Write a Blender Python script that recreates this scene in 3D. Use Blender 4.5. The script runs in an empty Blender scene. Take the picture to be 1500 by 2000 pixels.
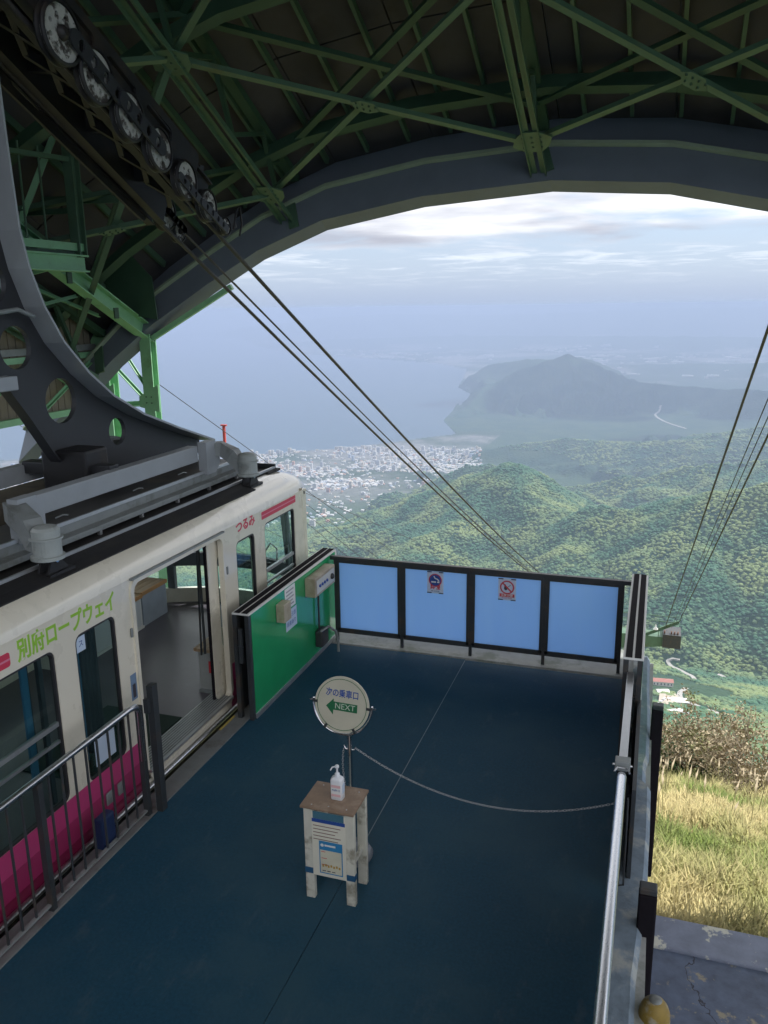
import bpy, bmesh, math, random
import numpy as np
from mathutils import Vector, Matrix

R = math.radians
random.seed(7)
rng = np.random.default_rng(11)
scn = bpy.context.scene
COL = scn.collection

# ------------------------------------------------------------------ camera
cam_d = bpy.data.cameras.new('camera'); cam = bpy.data.objects.new('camera', cam_d); COL.objects.link(cam)
cam_d.sensor_fit = 'VERTICAL'; cam_d.sensor_height = 24.0; cam_d.lens = 24.0 * 1605 / 2000
cam_d.clip_start = 0.05; cam_d.clip_end = 200000
CAM = Vector((0, 0, 4.0)); PIT, YAW, ROLL = R(14.0), R(18.4), R(-0.76)
fw = Vector((-math.sin(YAW) * math.cos(PIT), math.cos(YAW) * math.cos(PIT), -math.sin(PIT)))
rt = Vector((math.cos(YAW), math.sin(YAW), 0)); up = rt.cross(fw)
rt = rt * math.cos(ROLL) + up * math.sin(ROLL); up = rt.cross(fw)
cam.matrix_world = Matrix(((rt.x, up.x, -fw.x, CAM.x), (rt.y, up.y, -fw.y, CAM.y), (rt.z, up.z, -fw.z, CAM.z), (0, 0, 0, 1)))
scn.camera = cam

# ------------------------------------------------------------------ light
SUN_AZ, SUN_EL = R(42), R(46)         # to the right of +Y, above the horizon
world = bpy.data.worlds.new('World'); scn.world = world; world.use_nodes = True
wn = world.node_tree; wn.nodes.clear()
def N(nt, typ, **kw):
    n = nt.nodes.new(typ)
    for k, v in kw.items():
        if k == 'i':
            for kk, vv in v.items(): n.inputs[kk].default_value = vv
        else: setattr(n, k, v)
    return n
def mth(nt, op, a, b=None, c=None, clamp=False):
    n = nt.nodes.new('ShaderNodeMath'); n.operation = op; n.use_clamp = clamp
    for i, v in enumerate((a, b, c)):
        if v is None: continue
        if isinstance(v, (int, float)): n.inputs[i].default_value = v
        else: nt.links.new(v, n.inputs[i])
    return n.outputs[0]
def mixc(nt, f, a, b, blend='MIX'):
    n = nt.nodes.new('ShaderNodeMix'); n.data_type = 'RGBA'; n.blend_type = blend
    for s, v in ((n.inputs[0], f), (n.inputs[6], a), (n.inputs[7], b)):
        if isinstance(v, (int, float)): s.default_value = v
        elif isinstance(v, (tuple, list)): s.default_value = (*v[:3], 1)
        else: nt.links.new(v, s)
    return n.outputs[2]
def ramp(nt, fac, lo, hi):
    n = nt.nodes.new('ShaderNodeMapRange'); n.interpolation_type = 'SMOOTHSTEP'
    nt.links.new(fac, n.inputs[0]); n.inputs[1].default_value = lo; n.inputs[2].default_value = hi
    return n.outputs[0]
sky = N(wn, 'ShaderNodeTexSky', sky_type='NISHITA', sun_disc=False, sun_elevation=SUN_EL, sun_rotation=SUN_AZ,
        altitude=1300, air_density=1.0, dust_density=0.4, ozone_density=1.5)
tc = N(wn, 'ShaderNodeTexCoord'); sep = N(wn, 'ShaderNodeSeparateXYZ'); wn.links.new(tc.outputs['Generated'], sep.inputs[0])
zc = mth(wn, 'ADD', mth(wn, 'MAXIMUM', sep.outputs[2], 0.0), 0.045)
cu = mth(wn, 'SUBTRACT', mth(wn, 'DIVIDE', sep.outputs[0], zc), 1.3); cv = mth(wn, 'DIVIDE', sep.outputs[1], zc)
cmb = N(wn, 'ShaderNodeCombineXYZ'); wn.links.new(cu, cmb.inputs[0]); wn.links.new(cv, cmb.inputs[1])
big = N(wn, 'ShaderNodeTexNoise', i={'Scale': 0.33, 'Detail': 7.0, 'Roughness': 0.55, 'Distortion': 0.3}); wn.links.new(cmb.outputs[0], big.inputs['Vector'])
sh = N(wn, 'ShaderNodeTexNoise', i={'Scale': 0.5, 'Detail': 5.0, 'Roughness': 0.5})
sho = N(wn, 'ShaderNodeVectorMath', operation='ADD'); sho.inputs[1].default_value = (7.3, 2.1, 0.4); wn.links.new(cmb.outputs[0], sho.inputs[0]); wn.links.new(sho.outputs[0], sh.inputs['Vector'])
# pale vapour towards the horizon, a broken deck of cloud that closes overhead
zz = mth(wn, 'MAXIMUM', sep.outputs[2], 0.0)
hazef = mth(wn, 'SUBTRACT', 1.0, ramp(wn, zz, -0.05, 0.42))
skyb = mixc(wn, hazef, sky.outputs[0], mixc(wn, ramp(wn, zz, 0.0, 0.05), (2.22, 2.72, 3.78), (2.72, 3.20, 4.08)))
cov = ramp(wn, zz, 0.02, 0.115)
thr = mth(wn, 'SUBTRACT', 0.72, mth(wn, 'MULTIPLY', cov, 0.36))
dens = mth(wn, 'SUBTRACT', big.outputs['Fac'], thr)
mask = ramp(wn, dens, -0.02, 0.12)
cir = N(wn, 'ShaderNodeTexNoise', i={'Scale': 1.3, 'Detail': 6.0, 'Roughness': 0.6, 'Distortion': 0.6}); wn.links.new(sho.outputs[0], cir.inputs['Vector'])
wisp = mth(wn, 'MULTIPLY', mth(wn, 'MULTIPLY', ramp(wn, cir.outputs['Fac'], 0.45, 0.72), ramp(wn, zz, 0.012, 0.06)), 0.42)
mask = mth(wn, 'MAXIMUM', mask, wisp)
shade = ramp(wn, mth(wn, 'ADD', mth(wn, 'MULTIPLY', sh.outputs['Fac'], 0.8), mth(wn, 'MULTIPLY', zz, 3.6)), 0.62, 0.92)
lowb = mth(wn, 'SUBTRACT', 1.0, ramp(wn, zz, 0.05, 0.075))
shade = mth(wn, 'MAXIMUM', shade, lowb)
ccol = mixc(wn, shade, (2.75, 2.9, 3.4), (7.2, 7.3, 7.6))
skyc = mixc(wn, mask, skyb, ccol)
bg = N(wn, 'ShaderNodeBackground'); bg.inputs['Strength'].default_value = 0.086
wn.links.new(skyc, bg.inputs['Color'])
wo = N(wn, 'ShaderNodeOutputWorld'); wn.links.new(bg.outputs[0], wo.inputs['Surface'])

sd = bpy.data.lights.new('sun', 'SUN'); sd.energy = 3.1; sd.angle = R(0.53); sd.color = (1.0, 0.97, 0.93)
so = bpy.data.objects.new('sun', sd); COL.objects.link(so)
sdir = Vector((math.sin(SUN_AZ) * math.cos(SUN_EL), math.cos(SUN_AZ) * math.cos(SUN_EL), math.sin(SUN_EL)))
so.rotation_euler = sdir.to_track_quat('Z', 'Y').to_euler(); so.location = (30, 20, 60)

scn.view_settings.view_transform = 'Standard'; scn.view_settings.look = 'None'
scn.view_settings.exposure = 1.2; scn.view_settings.gamma = 1.0; scn.view_settings.use_curve_mapping = False
scn.render.engine = 'CYCLES'
scn.cycles.max_bounces = 8; scn.cycles.diffuse_bounces = 4; scn.cycles.glossy_bounces = 4
scn.cycles.transmission_bounces = 6; scn.cycles.transparent_max_bounces = 12; scn.cycles.volume_bounces = 1
scn.cycles.use_denoising = True; scn.cycles.use_adaptive_sampling = True; scn.cycles.adaptive_threshold = 0.02
scn.cycles.caustics_reflective = False; scn.cycles.caustics_refractive = False
scn.cycles.sample_clamp_indirect = 6.0

# ------------------------------------------------------------------ materials
MATS = {}
def M(name, col, rough=0.6, metal=0.0, var=0.12, scale=6.0, bump=0.0, spec=0.5, col2=None, cs=2.0, cthr=(0.5, 0.65), coat=0.0, stretch=None, attr=None):
    """procedural paint: base colour with fine variation, optional second colour in patches (wear, dirt), optional bump"""
    if name in MATS: return MATS[name]
    m = bpy.data.materials.new(name); m.use_nodes = True; nt = m.node_tree
    b = nt.nodes['Principled BSDF']; b.inputs['Roughness'].default_value = rough; b.inputs['Metallic'].default_value = metal
    b.inputs['Specular IOR Level'].default_value = spec; b.inputs['Coat Weight'].default_value = coat; b.inputs['Coat Roughness'].default_value = .06
    g = N(nt, 'ShaderNodeNewGeometry'); vec = g.outputs['Position']
    if stretch:
        mp = N(nt, 'ShaderNodeMapping'); mp.inputs['Scale'].default_value = stretch; nt.links.new(vec, mp.inputs['Vector']); vec = mp.outputs[0]
    n1 = N(nt, 'ShaderNodeTexNoise', i={'Scale': scale, 'Detail': 6.0, 'Roughness': 0.6}); nt.links.new(vec, n1.inputs['Vector'])
    if attr:
        at = N(nt, 'ShaderNodeVertexColor', layer_name=attr); base = at.outputs[0]
        c = mixc(nt, 1.0, base, mixc(nt, n1.outputs['Fac'], (1 - var,) * 3, (1 + var,) * 3), 'MULTIPLY')
    else:
        lo = tuple(max(0, x * (1 - 2 * var)) for x in col); hi = tuple(min(1, x * (1 + 2 * var)) for x in col)
        c = mixc(nt, n1.outputs['Fac'], lo, hi)
    if col2:
        n2 = N(nt, 'ShaderNodeTexNoise', i={'Scale': cs, 'Detail': 8.0, 'Roughness': 0.65}); nt.links.new(vec, n2.inputs['Vector'])
        c = mixc(nt, ramp(nt, n2.outputs['Fac'], *cthr), c, col2)
    nt.links.new(c, b.inputs['Base Color'])
    rr = N(nt, 'ShaderNodeMapRange'); nt.links.new(n1.outputs['Fac'], rr.inputs[0]); rr.inputs[3].default_value = max(0, rough - .08); rr.inputs[4].default_value = min(1, rough + .1)
    nt.links.new(rr.outputs[0], b.inputs['Roughness'])
    if bump:
        bp = N(nt, 'ShaderNodeBump', i={'Strength': 0.6, 'Distance': bump}); nt.links.new(n1.outputs['Fac'], bp.inputs['Height']); nt.links.new(bp.outputs[0], b.inputs['Normal'])
    MATS[name] = m; return m
def glass(name, tint, ior=1.45, rough=0.0, mixmin=0.04):
    if name in MATS: return MATS[name]
    m = bpy.data.materials.new(name); m.use_nodes = True; nt = m.node_tree; nt.nodes.clear()
    t = N(nt, 'ShaderNodeBsdfTransparent', i={'Color': (*tint, 1)}); gl = N(nt, 'ShaderNodeBsdfGlossy', i={'Color': (.9, .95, 1, 1), 'Roughness': rough})
    g = N(nt, 'ShaderNodeNewGeometry'); dp = N(nt, 'ShaderNodeVectorMath', operation='DOT_PRODUCT'); nt.links.new(g.outputs['Normal'], dp.inputs[0]); nt.links.new(g.outputs['Incoming'], dp.inputs[1])
    sch = mth(nt, 'MULTIPLY', mth(nt, 'POWER', mth(nt, 'SUBTRACT', 1.0, mth(nt, 'ABSOLUTE', dp.outputs['Value'])), 5.0), .95); mx = N(nt, 'ShaderNodeMixShader'); o = N(nt, 'ShaderNodeOutputMaterial')
    nt.links.new(mth(nt, 'ADD', sch, mixmin, clamp=True), mx.inputs[0]); nt.links.new(t.outputs[0], mx.inputs[1]); nt.links.new(gl.outputs[0], mx.inputs[2]); nt.links.new(mx.outputs[0], o.inputs[0])
    MATS[name] = m; return m
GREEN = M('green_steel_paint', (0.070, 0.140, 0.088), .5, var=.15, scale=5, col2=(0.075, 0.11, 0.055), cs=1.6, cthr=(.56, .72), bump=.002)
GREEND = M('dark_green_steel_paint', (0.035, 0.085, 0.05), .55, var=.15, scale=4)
CEIL = M('dark_ceiling_board', (0.066, 0.063, 0.064), .9, var=.18, scale=2.2, col2=(0.05, 0.046, 0.046), cs=.7, bump=.004)
RIMM = M('grey_rim_paint', (0.165, 0.195, 0.235), .6, var=.1, scale=2)
STEELB = M('black_greasy_steel', (0.014, 0.014, 0.016), .55, var=.25, scale=9, bump=.003, col2=(0.03, 0.024, 0.02), cs=3)
HANG = M('dark_grey_steel_and_web_shade', (0.028, 0.030, 0.035), .5, var=.1, scale=5)  # on the hanger web this dark grey stands in for shade
FLNG = M('light_grey_steel_and_flange_light', (0.34, 0.365, 0.39), .45, var=.08, scale=5)  # on the hanger flanges this pale grey stands in for light
GREYP = M('grey_machine_paint', (0.23, 0.25, 0.25), .5, var=.12, scale=7, col2=(.15, .16, .15), cs=4)
CREAM = M('cream_car_paint', (0.77, 0.72, 0.60), .28, var=.035, scale=3, coat=1.0, col2=(.66, .62, .51), cs=1.5)
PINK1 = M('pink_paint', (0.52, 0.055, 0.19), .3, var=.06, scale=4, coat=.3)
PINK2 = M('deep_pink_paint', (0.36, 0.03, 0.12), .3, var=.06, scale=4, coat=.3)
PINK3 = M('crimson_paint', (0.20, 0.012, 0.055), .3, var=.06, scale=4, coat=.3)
LIME = M('lime_green_lettering', (0.30, 0.56, 0.05), .45, var=.04)
REDL = M('red_lettering', (0.62, 0.05, 0.10), .45, var=.04)
REDS = M('pale_pink_stripe', (0.72, 0.24, 0.34), .45, var=.04)
ROOFM = M('black_roof_coating', (0.012, 0.012, 0.014), .7, var=.3, scale=60, bump=.002, col2=(.022, .02, .018), cs=2.5)
GLASS = glass('clear_car_glass', (0.88, 0.95, 0.94), mixmin=.02)
GLASSD = glass('green_tinted_car_glass', (0.80, 0.90, 0.88), mixmin=.03)
DARKF = M('dark_window_frame', (0.03, 0.03, 0.034), .5, var=.1)
INTG = M('grey_interior_panel', (0.10, 0.115, 0.13), .55, var=.1, scale=4)
INTF = M('dark_vinyl_floor', (0.10, 0.09, 0.108), .32, var=.14, scale=5)
WOODL = M('pale_bench_wood', (0.42, 0.30, 0.19), .5, var=.14, scale=7, stretch=(6, .7, 6), col2=(.32, .2, .11), cs=3)
WOODE = M('orange_bench_edge', (0.50, 0.25, 0.09), .5, var=.12, scale=8)
STEEL = M('brushed_stainless_steel', (0.60, 0.61, 0.63), .28, metal=1, var=.06, scale=20, stretch=(8, .6, 8))
ALU = M('dull_aluminium', (0.55, 0.56, 0.57), .42, metal=.85, var=.08, scale=12)
CHROME = M('polished_chrome', (0.75, 0.76, 0.78), .12, metal=1, var=.03)
FLOORB = M('dark_blue_rubber_floor', (0.013, 0.062, 0.105), .68, var=.28, scale=45, bump=.002, spec=.22, col2=(0.034, 0.085, 0.118), cs=.7, cthr=(.40, .74))
CONC = M('weathered_concrete', (0.33, 0.34, 0.33), .85, var=.14, scale=7, bump=.006, col2=(.20, .22, .19), cs=2.2)
CONCB = M('blue_washed_concrete', (0.17, 0.22, 0.27), .78, var=.3, scale=9, bump=.02, col2=(.34, .36, .35), cs=3.5, cthr=(.50, .64))
STRIP = M('grey_platform_edge_paint', (0.17, 0.18, 0.18), .75, var=.14, scale=9, bump=.004, col2=(.10, .09, .08), cs=2.0)
PANELG = M('glossy_green_panel', (0.02, 0.33, 0.12), .18, var=.08, scale=3, coat=.5)
BLACKR = M('black_rubber_grip', (0.014, 0.012, 0.015), .8, var=.15, scale=30, spec=.08)
DARKS = M('dark_steel_paint', (0.035, 0.04, 0.045), .45, var=.2, scale=9, col2=(.06, .05, .042), cs=5)
BEIGE = M('beige_switch_box_paint', (0.42, 0.37, 0.27), .5, var=.08, scale=7, col2=(.30, .25, .17), cs=3)
WHITE = M('white_paint', (0.74, 0.74, 0.72), .5, var=.05, scale=5)
PAPER = M('white_paper', (0.72, 0.73, 0.72), .7, var=.03)
PAPERB = M('pale_blue_paper', (0.52, 0.62, 0.76), .7, var=.03)
INKB = M('blue_ink', (0.02, 0.07, 0.30), .6, var=.05)
INKC = M('light_blue_ink', (0.03, 0.22, 0.46), .6, var=.05)
INKK = M('dark_ink', (0.05, 0.045, 0.06), .6, var=.05)
INKR = M('red_ink', (0.55, 0.04, 0.05), .6, var=.05)
INKG = M('green_ink', (0.01, 0.13, 0.05), .6, var=.05)
INKY = M('ochre_ink', (0.45, 0.28, 0.05), .6, var=.05)
SIGNC = M('yellowed_sign_board', (0.50, 0.48, 0.38), .5, var=.06, scale=9, col2=(.42, .38, .27), cs=4, cthr=(.58, .75))
TTOP = M('worn_brown_tabletop', (0.27, 0.185, 0.125), .45, var=.18, scale=14, col2=(.36, .28, .21), cs=7, cthr=(.5, .68))
TLEG = M('off_white_table_paint', (0.62, 0.61, 0.53), .6, var=.1, scale=9, col2=(.30, .28, .22), cs=5)
TAPE = M('blue_tape', (0.02, 0.09, 0.19), .5, var=.1)
BOTTLE = M('translucent_white_plastic', (0.74, 0.76, 0.80), .35, var=.03)
PINKL = M('pale_pink_label', (0.72, 0.45, 0.47), .5, var=.04)
ROPE = M('greased_wire_rope', (0.06, 0.058, 0.06), .5, metal=.5, var=.3, scale=60)
WHEEL = M('white_sheave_paint', (0.46, 0.46, 0.44), .55, var=.25, scale=9, col2=(.06, .05, .045), cs=9, cthr=(.47, .58))
BLUEB = M('dark_blue_rubber_bumper', (0.012, 0.03, 0.10), .55, var=.15)
SLAB = M('peeling_blue_slab_paint', (0.085, 0.105, 0.155), .75, var=.35, scale=7, bump=.01, col2=(.26, .23, .17), cs=3.0, cthr=(.575, .63))
GRASSM = M('grass_blades', (1, 1, 1), .7, var=.25, scale=3, attr='Col', spec=.2)
BARK = M('grey_brown_twigs', (0.24, 0.20, 0.15), .85, var=.2, scale=8)
LEAFB = M('brown_green_shrub_leaves', (0.29, 0.235, 0.15), .7, var=.25, scale=2.5, spec=.2, col2=(.15, .16, .06), cs=.9)
YELD = M('mustard_dome_paint', (0.24, 0.16, 0.025), .55, var=.2, scale=20, col2=(.30, .28, .22), cs=8)
BOARD = M('grey_brown_wall_board', (0.20, 0.175, 0.13), .8, var=.15, scale=4, stretch=(5, 5, .6))
MATG = M('dark_green_door_mat', (0.006, 0.025, 0.016), .9, var=.2, scale=60, bump=.003)
GOLD = M('ochre_line_paint', (0.45, 0.34, 0.08), .6, var=.1)

nt = GRASSM.node_tree; b_ = nt.nodes['Principled BSDF']; tl_ = N(nt, 'ShaderNodeBsdfTranslucent'); nt.links.new(b_.inputs['Base Color'].links[0].from_socket, tl_.inputs[0]); mx_ = N(nt, 'ShaderNodeMixShader', i={0: .4}); nv_ = N(nt, 'ShaderNodeCombineXYZ', i={0: .1, 1: .05, 2: 1.0}); nt.links.new(nv_.outputs[0], b_.inputs['Normal']); nt.links.new(b_.outputs[0], mx_.inputs[1]); nt.links.new(tl_.outputs[0], mx_.inputs[2]); nt.links.new(mx_.outputs[0], nt.nodes['Material Output'].inputs[0])
nt = SLAB.node_tree; b_ = nt.nodes['Principled BSDF']; vo_ = N(nt, 'ShaderNodeTexVoronoi', feature='DISTANCE_TO_EDGE', i={'Scale': .8}); g_ = N(nt, 'ShaderNodeNewGeometry'); nz_ = N(nt, 'ShaderNodeTexNoise', i={'Scale': 3.0, 'Detail': 4.0}); nt.links.new(g_.outputs['Position'], nz_.inputs['Vector'])
va_ = N(nt, 'ShaderNodeVectorMath', operation='MULTIPLY_ADD'); nt.links.new(nz_.outputs['Color'], va_.inputs[0]); va_.inputs[1].default_value = (.5, .5, .5); nt.links.new(g_.outputs['Position'], va_.inputs[2]); nt.links.new(va_.outputs[0], vo_.inputs['Vector'])
nt.links.new(mixc(nt, ramp(nt, vo_.outputs['Distance'], .001, .006), (.03, .03, .04), b_.inputs['Base Color'].links[0].from_socket), b_.inputs['Base Color'])
# faint scuffs and dust on the platform floor
nt = FLOORB.node_tree; b_ = nt.nodes['Principled BSDF']; g_ = N(nt, 'ShaderNodeNewGeometry'); mp2 = N(nt, 'ShaderNodeMapping'); mp2.inputs['Scale'].default_value = (2.2, .9, 1); mp2.inputs['Rotation'].default_value = (0, 0, .35); nt.links.new(g_.outputs['Position'], mp2.inputs[0])
nz_ = N(nt, 'ShaderNodeTexNoise', i={'Scale': 2.6, 'Detail': 11.0, 'Roughness': .72}); nt.links.new(mp2.outputs[0], nz_.inputs['Vector'])
nt.links.new(mixc(nt, mth(nt, 'MULTIPLY', ramp(nt, nz_.outputs['Fac'], .54, .70), .5), b_.inputs['Base Color'].links[0].from_socket, (.065, .105, .135)), b_.inputs['Base Color'])
# blue translucent fence sheet: daylight comes through it
def sheet_mat():
    m = bpy.data.materials.new('blue_translucent_sheet'); m.use_nodes = True; nt = m.node_tree; nt.nodes.clear()
    g = N(nt, 'ShaderNodeNewGeometry'); mp_ = N(nt, 'ShaderNodeMapping'); mp_.inputs['Scale'].default_value = (4.0, 4.0, .6); nt.links.new(g.outputs['Position'], mp_.inputs[0]); n1 = N(nt, 'ShaderNodeTexNoise', i={'Scale': 1.6, 'Detail': 6.0}); nt.links.new(mp_.outputs[0], n1.inputs['Vector'])
    c = mixc(nt, n1.outputs['Fac'], (0.46, 0.68, 0.99), (0.53, 0.74, 1.0))
    d = N(nt, 'ShaderNodeBsdfDiffuse'); t = N(nt, 'ShaderNodeBsdfTranslucent'); mx = N(nt, 'ShaderNodeMixShader', i={0: 0.72})
    nt.links.new(c, d.inputs[0]); nt.links.new(c, t.inputs[0]); nt.links.new(d.outputs[0], mx.inputs[1]); nt.links.new(t.outputs[0], mx.inputs[2])
    gl = N(nt, 'ShaderNodeBsdfGlossy', i={'Roughness': .15}); m2 = N(nt, 'ShaderNodeMixShader', i={0: .05}); o = N(nt, 'ShaderNodeOutputMaterial')
    nt.links.new(mx.outputs[0], m2.inputs[1]); nt.links.new(gl.outputs[0], m2.inputs[2]); nt.links.new(m2.outputs[0], o.inputs[0])
    return m
SHEET = sheet_mat()
def translucent(name, col, k=.5):
    m = bpy.data.materials.new(name); m.use_nodes = True; nt = m.node_tree; nt.nodes.clear(); d = N(nt, 'ShaderNodeBsdfDiffuse', i={0: (*col, 1)}); t = N(nt, 'ShaderNodeBsdfTranslucent', i={0: (*col, 1)}); mx = N(nt, 'ShaderNodeMixShader', i={0: k}); o = N(nt, 'ShaderNodeOutputMaterial')
    g = N(nt, 'ShaderNodeNewGeometry'); n1 = N(nt, 'ShaderNodeTexNoise', i={'Scale': 9.0}); nt.links.new(g.outputs['Position'], n1.inputs['Vector']); c = mixc(nt, n1.outputs['Fac'], tuple(x * .94 for x in col), col)
    nt.links.new(c, d.inputs[0]); nt.links.new(c, t.inputs[0]); nt.links.new(d.outputs[0], mx.inputs[1]); nt.links.new(t.outputs[0], mx.inputs[2]); nt.links.new(mx.outputs[0], o.inputs[0]); return m
PAPERT = translucent('thin_white_paper', (.85, .86, .86), .6)

# ------------------------------------------------------------------ mesh helpers
def V3(p): return Vector(p)
class MB:
    def __init__(s): s.v = []; s.f = []; s.smooth = set()
    def add(s, vs, fs, smooth=False):
        o = len(s.v); s.v += [tuple(p) for p in vs]
        for f in fs:
            if smooth: s.smooth.add(len(s.f))
            s.f.append(tuple(i + o for i in f))
        return s
    def box(s, x0, x1, y0, y1, z0, z1):
        vs = [(x, y, z) for x in (x0, x1) for y in (y0, y1) for z in (z0, z1)]
        return s.add(vs, [(0, 1, 3, 2), (4, 6, 7, 5), (0, 4, 5, 1), (2, 3, 7, 6), (0, 2, 6, 4), (1, 5, 7, 3)])
    def bbox(s, x0, x1, y0, y1, z0, z1, c=.01):
        """box with chamfered edges"""
        bm = bmesh.new(); bmesh.ops.create_cube(bm, size=1)
        for v in bm.verts: v.co = Vector(((x0 + x1) / 2 + v.co.x * (x1 - x0), (y0 + y1) / 2 + v.co.y * (y1 - y0), (z0 + z1) / 2 + v.co.z * (z1 - z0)))
        bmesh.ops.bevel(bm, geom=bm.edges[:], offset=c, segments=2, affect='EDGES', profile=.5)
        s.bm(bm); return s
    def bm(s, bm, smooth=False):
        bm.verts.index_update()
        s.add([v.co for v in bm.verts], [[v.index for v in f.verts] for f in bm.faces], smooth); bm.free(); return s
    def bar(s, p0, p1, w, h, upv=(0, 0, 1)):
        p0, p1 = V3(p0), V3(p1); d = (p1 - p0).normalized(); u = V3(upv); a = d.cross(u)
        if a.length < 1e-4: a = d.cross(Vector((1, 0, 0)))
        a.normalize(); b = a.cross(d)
        vs = [p + a * (i * w / 2) + b * (j * h / 2) for p in (p0, p1) for i, j in ((-1, -1), (1, -1), (1, 1), (-1, 1))]
        return s.add(vs, [(0, 1, 2, 3), (7, 6, 5, 4), (0, 4, 5, 1), (1, 5, 6, 2), (2, 6, 7, 3), (3, 7, 4, 0)])
    def angle(s, p0, p1, w, upv=(0, 0, 1), t=.012, side=1):
        """rolled steel angle: two legs at right angles"""
        p0, p1 = V3(p0), V3(p1); d = (p1 - p0).normalized(); u = V3(upv); a = d.cross(u).normalized() * side; b = a.cross(d) * side
        s.bar(p0 + b * (t / 2), p1 + b * (t / 2), w, t, upv)
        s.bar(p0 + a * (w / 2 - t / 2) + b * (w / 2), p1 + a * (w / 2 - t / 2) + b * (w / 2), t, w - 2 * t, upv); return s
    def ibeam(s, p0, p1, w, h, upv=(0, 0, 1), t=.02):
        p0, p1 = V3(p0), V3(p1); d = (p1 - p0).normalized(); u = V3(upv); a = d.cross(u).normalized(); b = a.cross(d)
        s.bar(p0 + b * (h / 2), p1 + b * (h / 2), w, t, upv); s.bar(p0 - b * (h / 2), p1 - b * (h / 2), w, t, upv)
        return s.bar(p0, p1, t * .7, h - t, upv)
    def tube(s, pts, r, n=10, cap=True, smooth=True):
        pts = [V3(p) for p in pts]; rings = []
        ref = None
        for i, p in enumerate(pts):
            d = ((pts[i + 1] - p) if i == 0 else (p - pts[i - 1]) if i == len(pts) - 1 else (pts[i + 1] - pts[i - 1])).normalized()
            if ref is None:
                ref = Vector((0, 0, 1)) if abs(d.z) < .9 else Vector((1, 0, 0))
            a = d.cross(ref).normalized(); b = a.cross(d); ref = -b if False else b
            rr = r[i] if isinstance(r, (list, tuple)) else r
            rings.append([p + a * math.cos(2 * math.pi * k / n) * rr + b * math.sin(2 * math.pi * k / n) * rr for k in range(n)])
        vs = [v for g in rings for v in g]
        fs = [(i * n + k, i * n + (k + 1) % n, (i + 1) * n + (k + 1) % n, (i + 1) * n + k) for i in range(len(pts) - 1) for k in range(n)]
        s.add(vs, fs, smooth)
        if cap: s.add(rings[0], [tuple(range(n))[::-1]]); s.add(rings[-1], [tuple(range(n))])
        return s
    def lathe(s, prof, c=(0, 0, 0), n=24, axis='z', smooth=True, cap=True):
        """prof: (radius, height) pairs"""
        vs = []
        for r, h in prof:
            for k in range(n):
                a = 2 * math.pi * k / n; p = (r * math.cos(a), r * math.sin(a), h)
                if axis == 'x': p = (h, r * math.cos(a), r * math.sin(a))
                if axis == 'y': p = (r * math.cos(a), h, r * math.sin(a))
                vs.append((p[0] + c[0], p[1] + c[1], p[2] + c[2]))
        m = len(prof)
        s.add(vs, [(i * n + k, i * n + (k + 1) % n, (i + 1) * n + (k + 1) % n, (i + 1) * n + k) for i in range(m - 1) for k in range(n)], smooth)
        if cap: s.add(vs[:n], [tuple(range(n))[::-1]]); s.add(vs[-n:], [tuple(range(n))])
        return s
    def loft(s, rings, closed=True, smooth=False, caps=False):
        n = len(rings[0]); vs = [p for g in rings for p in g]; k1 = n if closed else n - 1
        s.add(vs, [(i * n + k, i * n + (k + 1) % n, (i + 1) * n + (k + 1) % n, (i + 1) * n + k) for i in range(len(rings) - 1) for k in range(k1)], smooth)
        if caps: s.add(rings[0], [tuple(range(n))[::-1]]); s.add(rings[-1], [tuple(range(n))])
        return s
    def mesh(s, me, mat=None):
        vs = [(mat @ v.co) if mat else v.co for v in me.vertices]; return s.add(vs, [tuple(p.vertices) for p in me.polygons])
    def plate(s, loops, t, org, u, v):
        """flat plate with holes: loops are lists of 2D points, first the outline; u,v world axes"""
        cu = bpy.data.curves.new('c', 'CURVE'); cu.dimensions = '2D'; cu.fill_mode = 'BOTH'; cu.extrude = t / 2
        for lp in loops:
            sp = cu.splines.new('POLY'); sp.points.add(len(lp) - 1); sp.use_cyclic_u = True
            for i, p in enumerate(lp): sp.points[i].co = (p[0], p[1], 0, 1)
        ob = bpy.data.objects.new('c', cu); COL.objects.link(ob); bpy.context.view_layer.update()
        me = bpy.data.meshes.new_from_object(ob.evaluated_get(bpy.context.evaluated_depsgraph_get()))
        u, v = V3(u), V3(v); w = u.cross(v); o = V3(org)
        mat = Matrix(((u.x, v.x, w.x, o.x), (u.y, v.y, w.y, o.y), (u.z, v.z, w.z, o.z), (0, 0, 0, 1)))
        s.mesh(me, mat); bpy.data.objects.remove(ob); bpy.data.curves.remove(cu); bpy.data.meshes.remove(me); return s
    def text(s, body, size, org, u, v, t=.001, width=None, bold=0.0, align='CENTER'):
        cu = bpy.data.curves.new('t', 'FONT'); cu.body = body; cu.size = size; cu.extrude = t; cu.offset = bold; cu.align_x = align; cu.align_y = 'CENTER'
        ob = bpy.data.objects.new('t', cu); COL.objects.link(ob); bpy.context.view_layer.update()
        me = bpy.data.meshes.new_from_object(ob.evaluated_get(bpy.context.evaluated_depsgraph_get()))
        xs = [q.co.x for q in me.vertices]; k = 1.0
        if width and xs: k = width / (max(xs) - min(xs))
        u, v = V3(u) * k, V3(v); w = V3(u).normalized().cross(v); o = V3(org)
        mat = Matrix(((u.x, v.x, w.x, o.x), (u.y, v.y, w.y, o.y), (u.z, v.z, w.z, o.z), (0, 0, 0, 1)))
        s.mesh(me, mat); bpy.data.objects.remove(ob); bpy.data.curves.remove(cu); bpy.data.meshes.remove(me); return s
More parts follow.
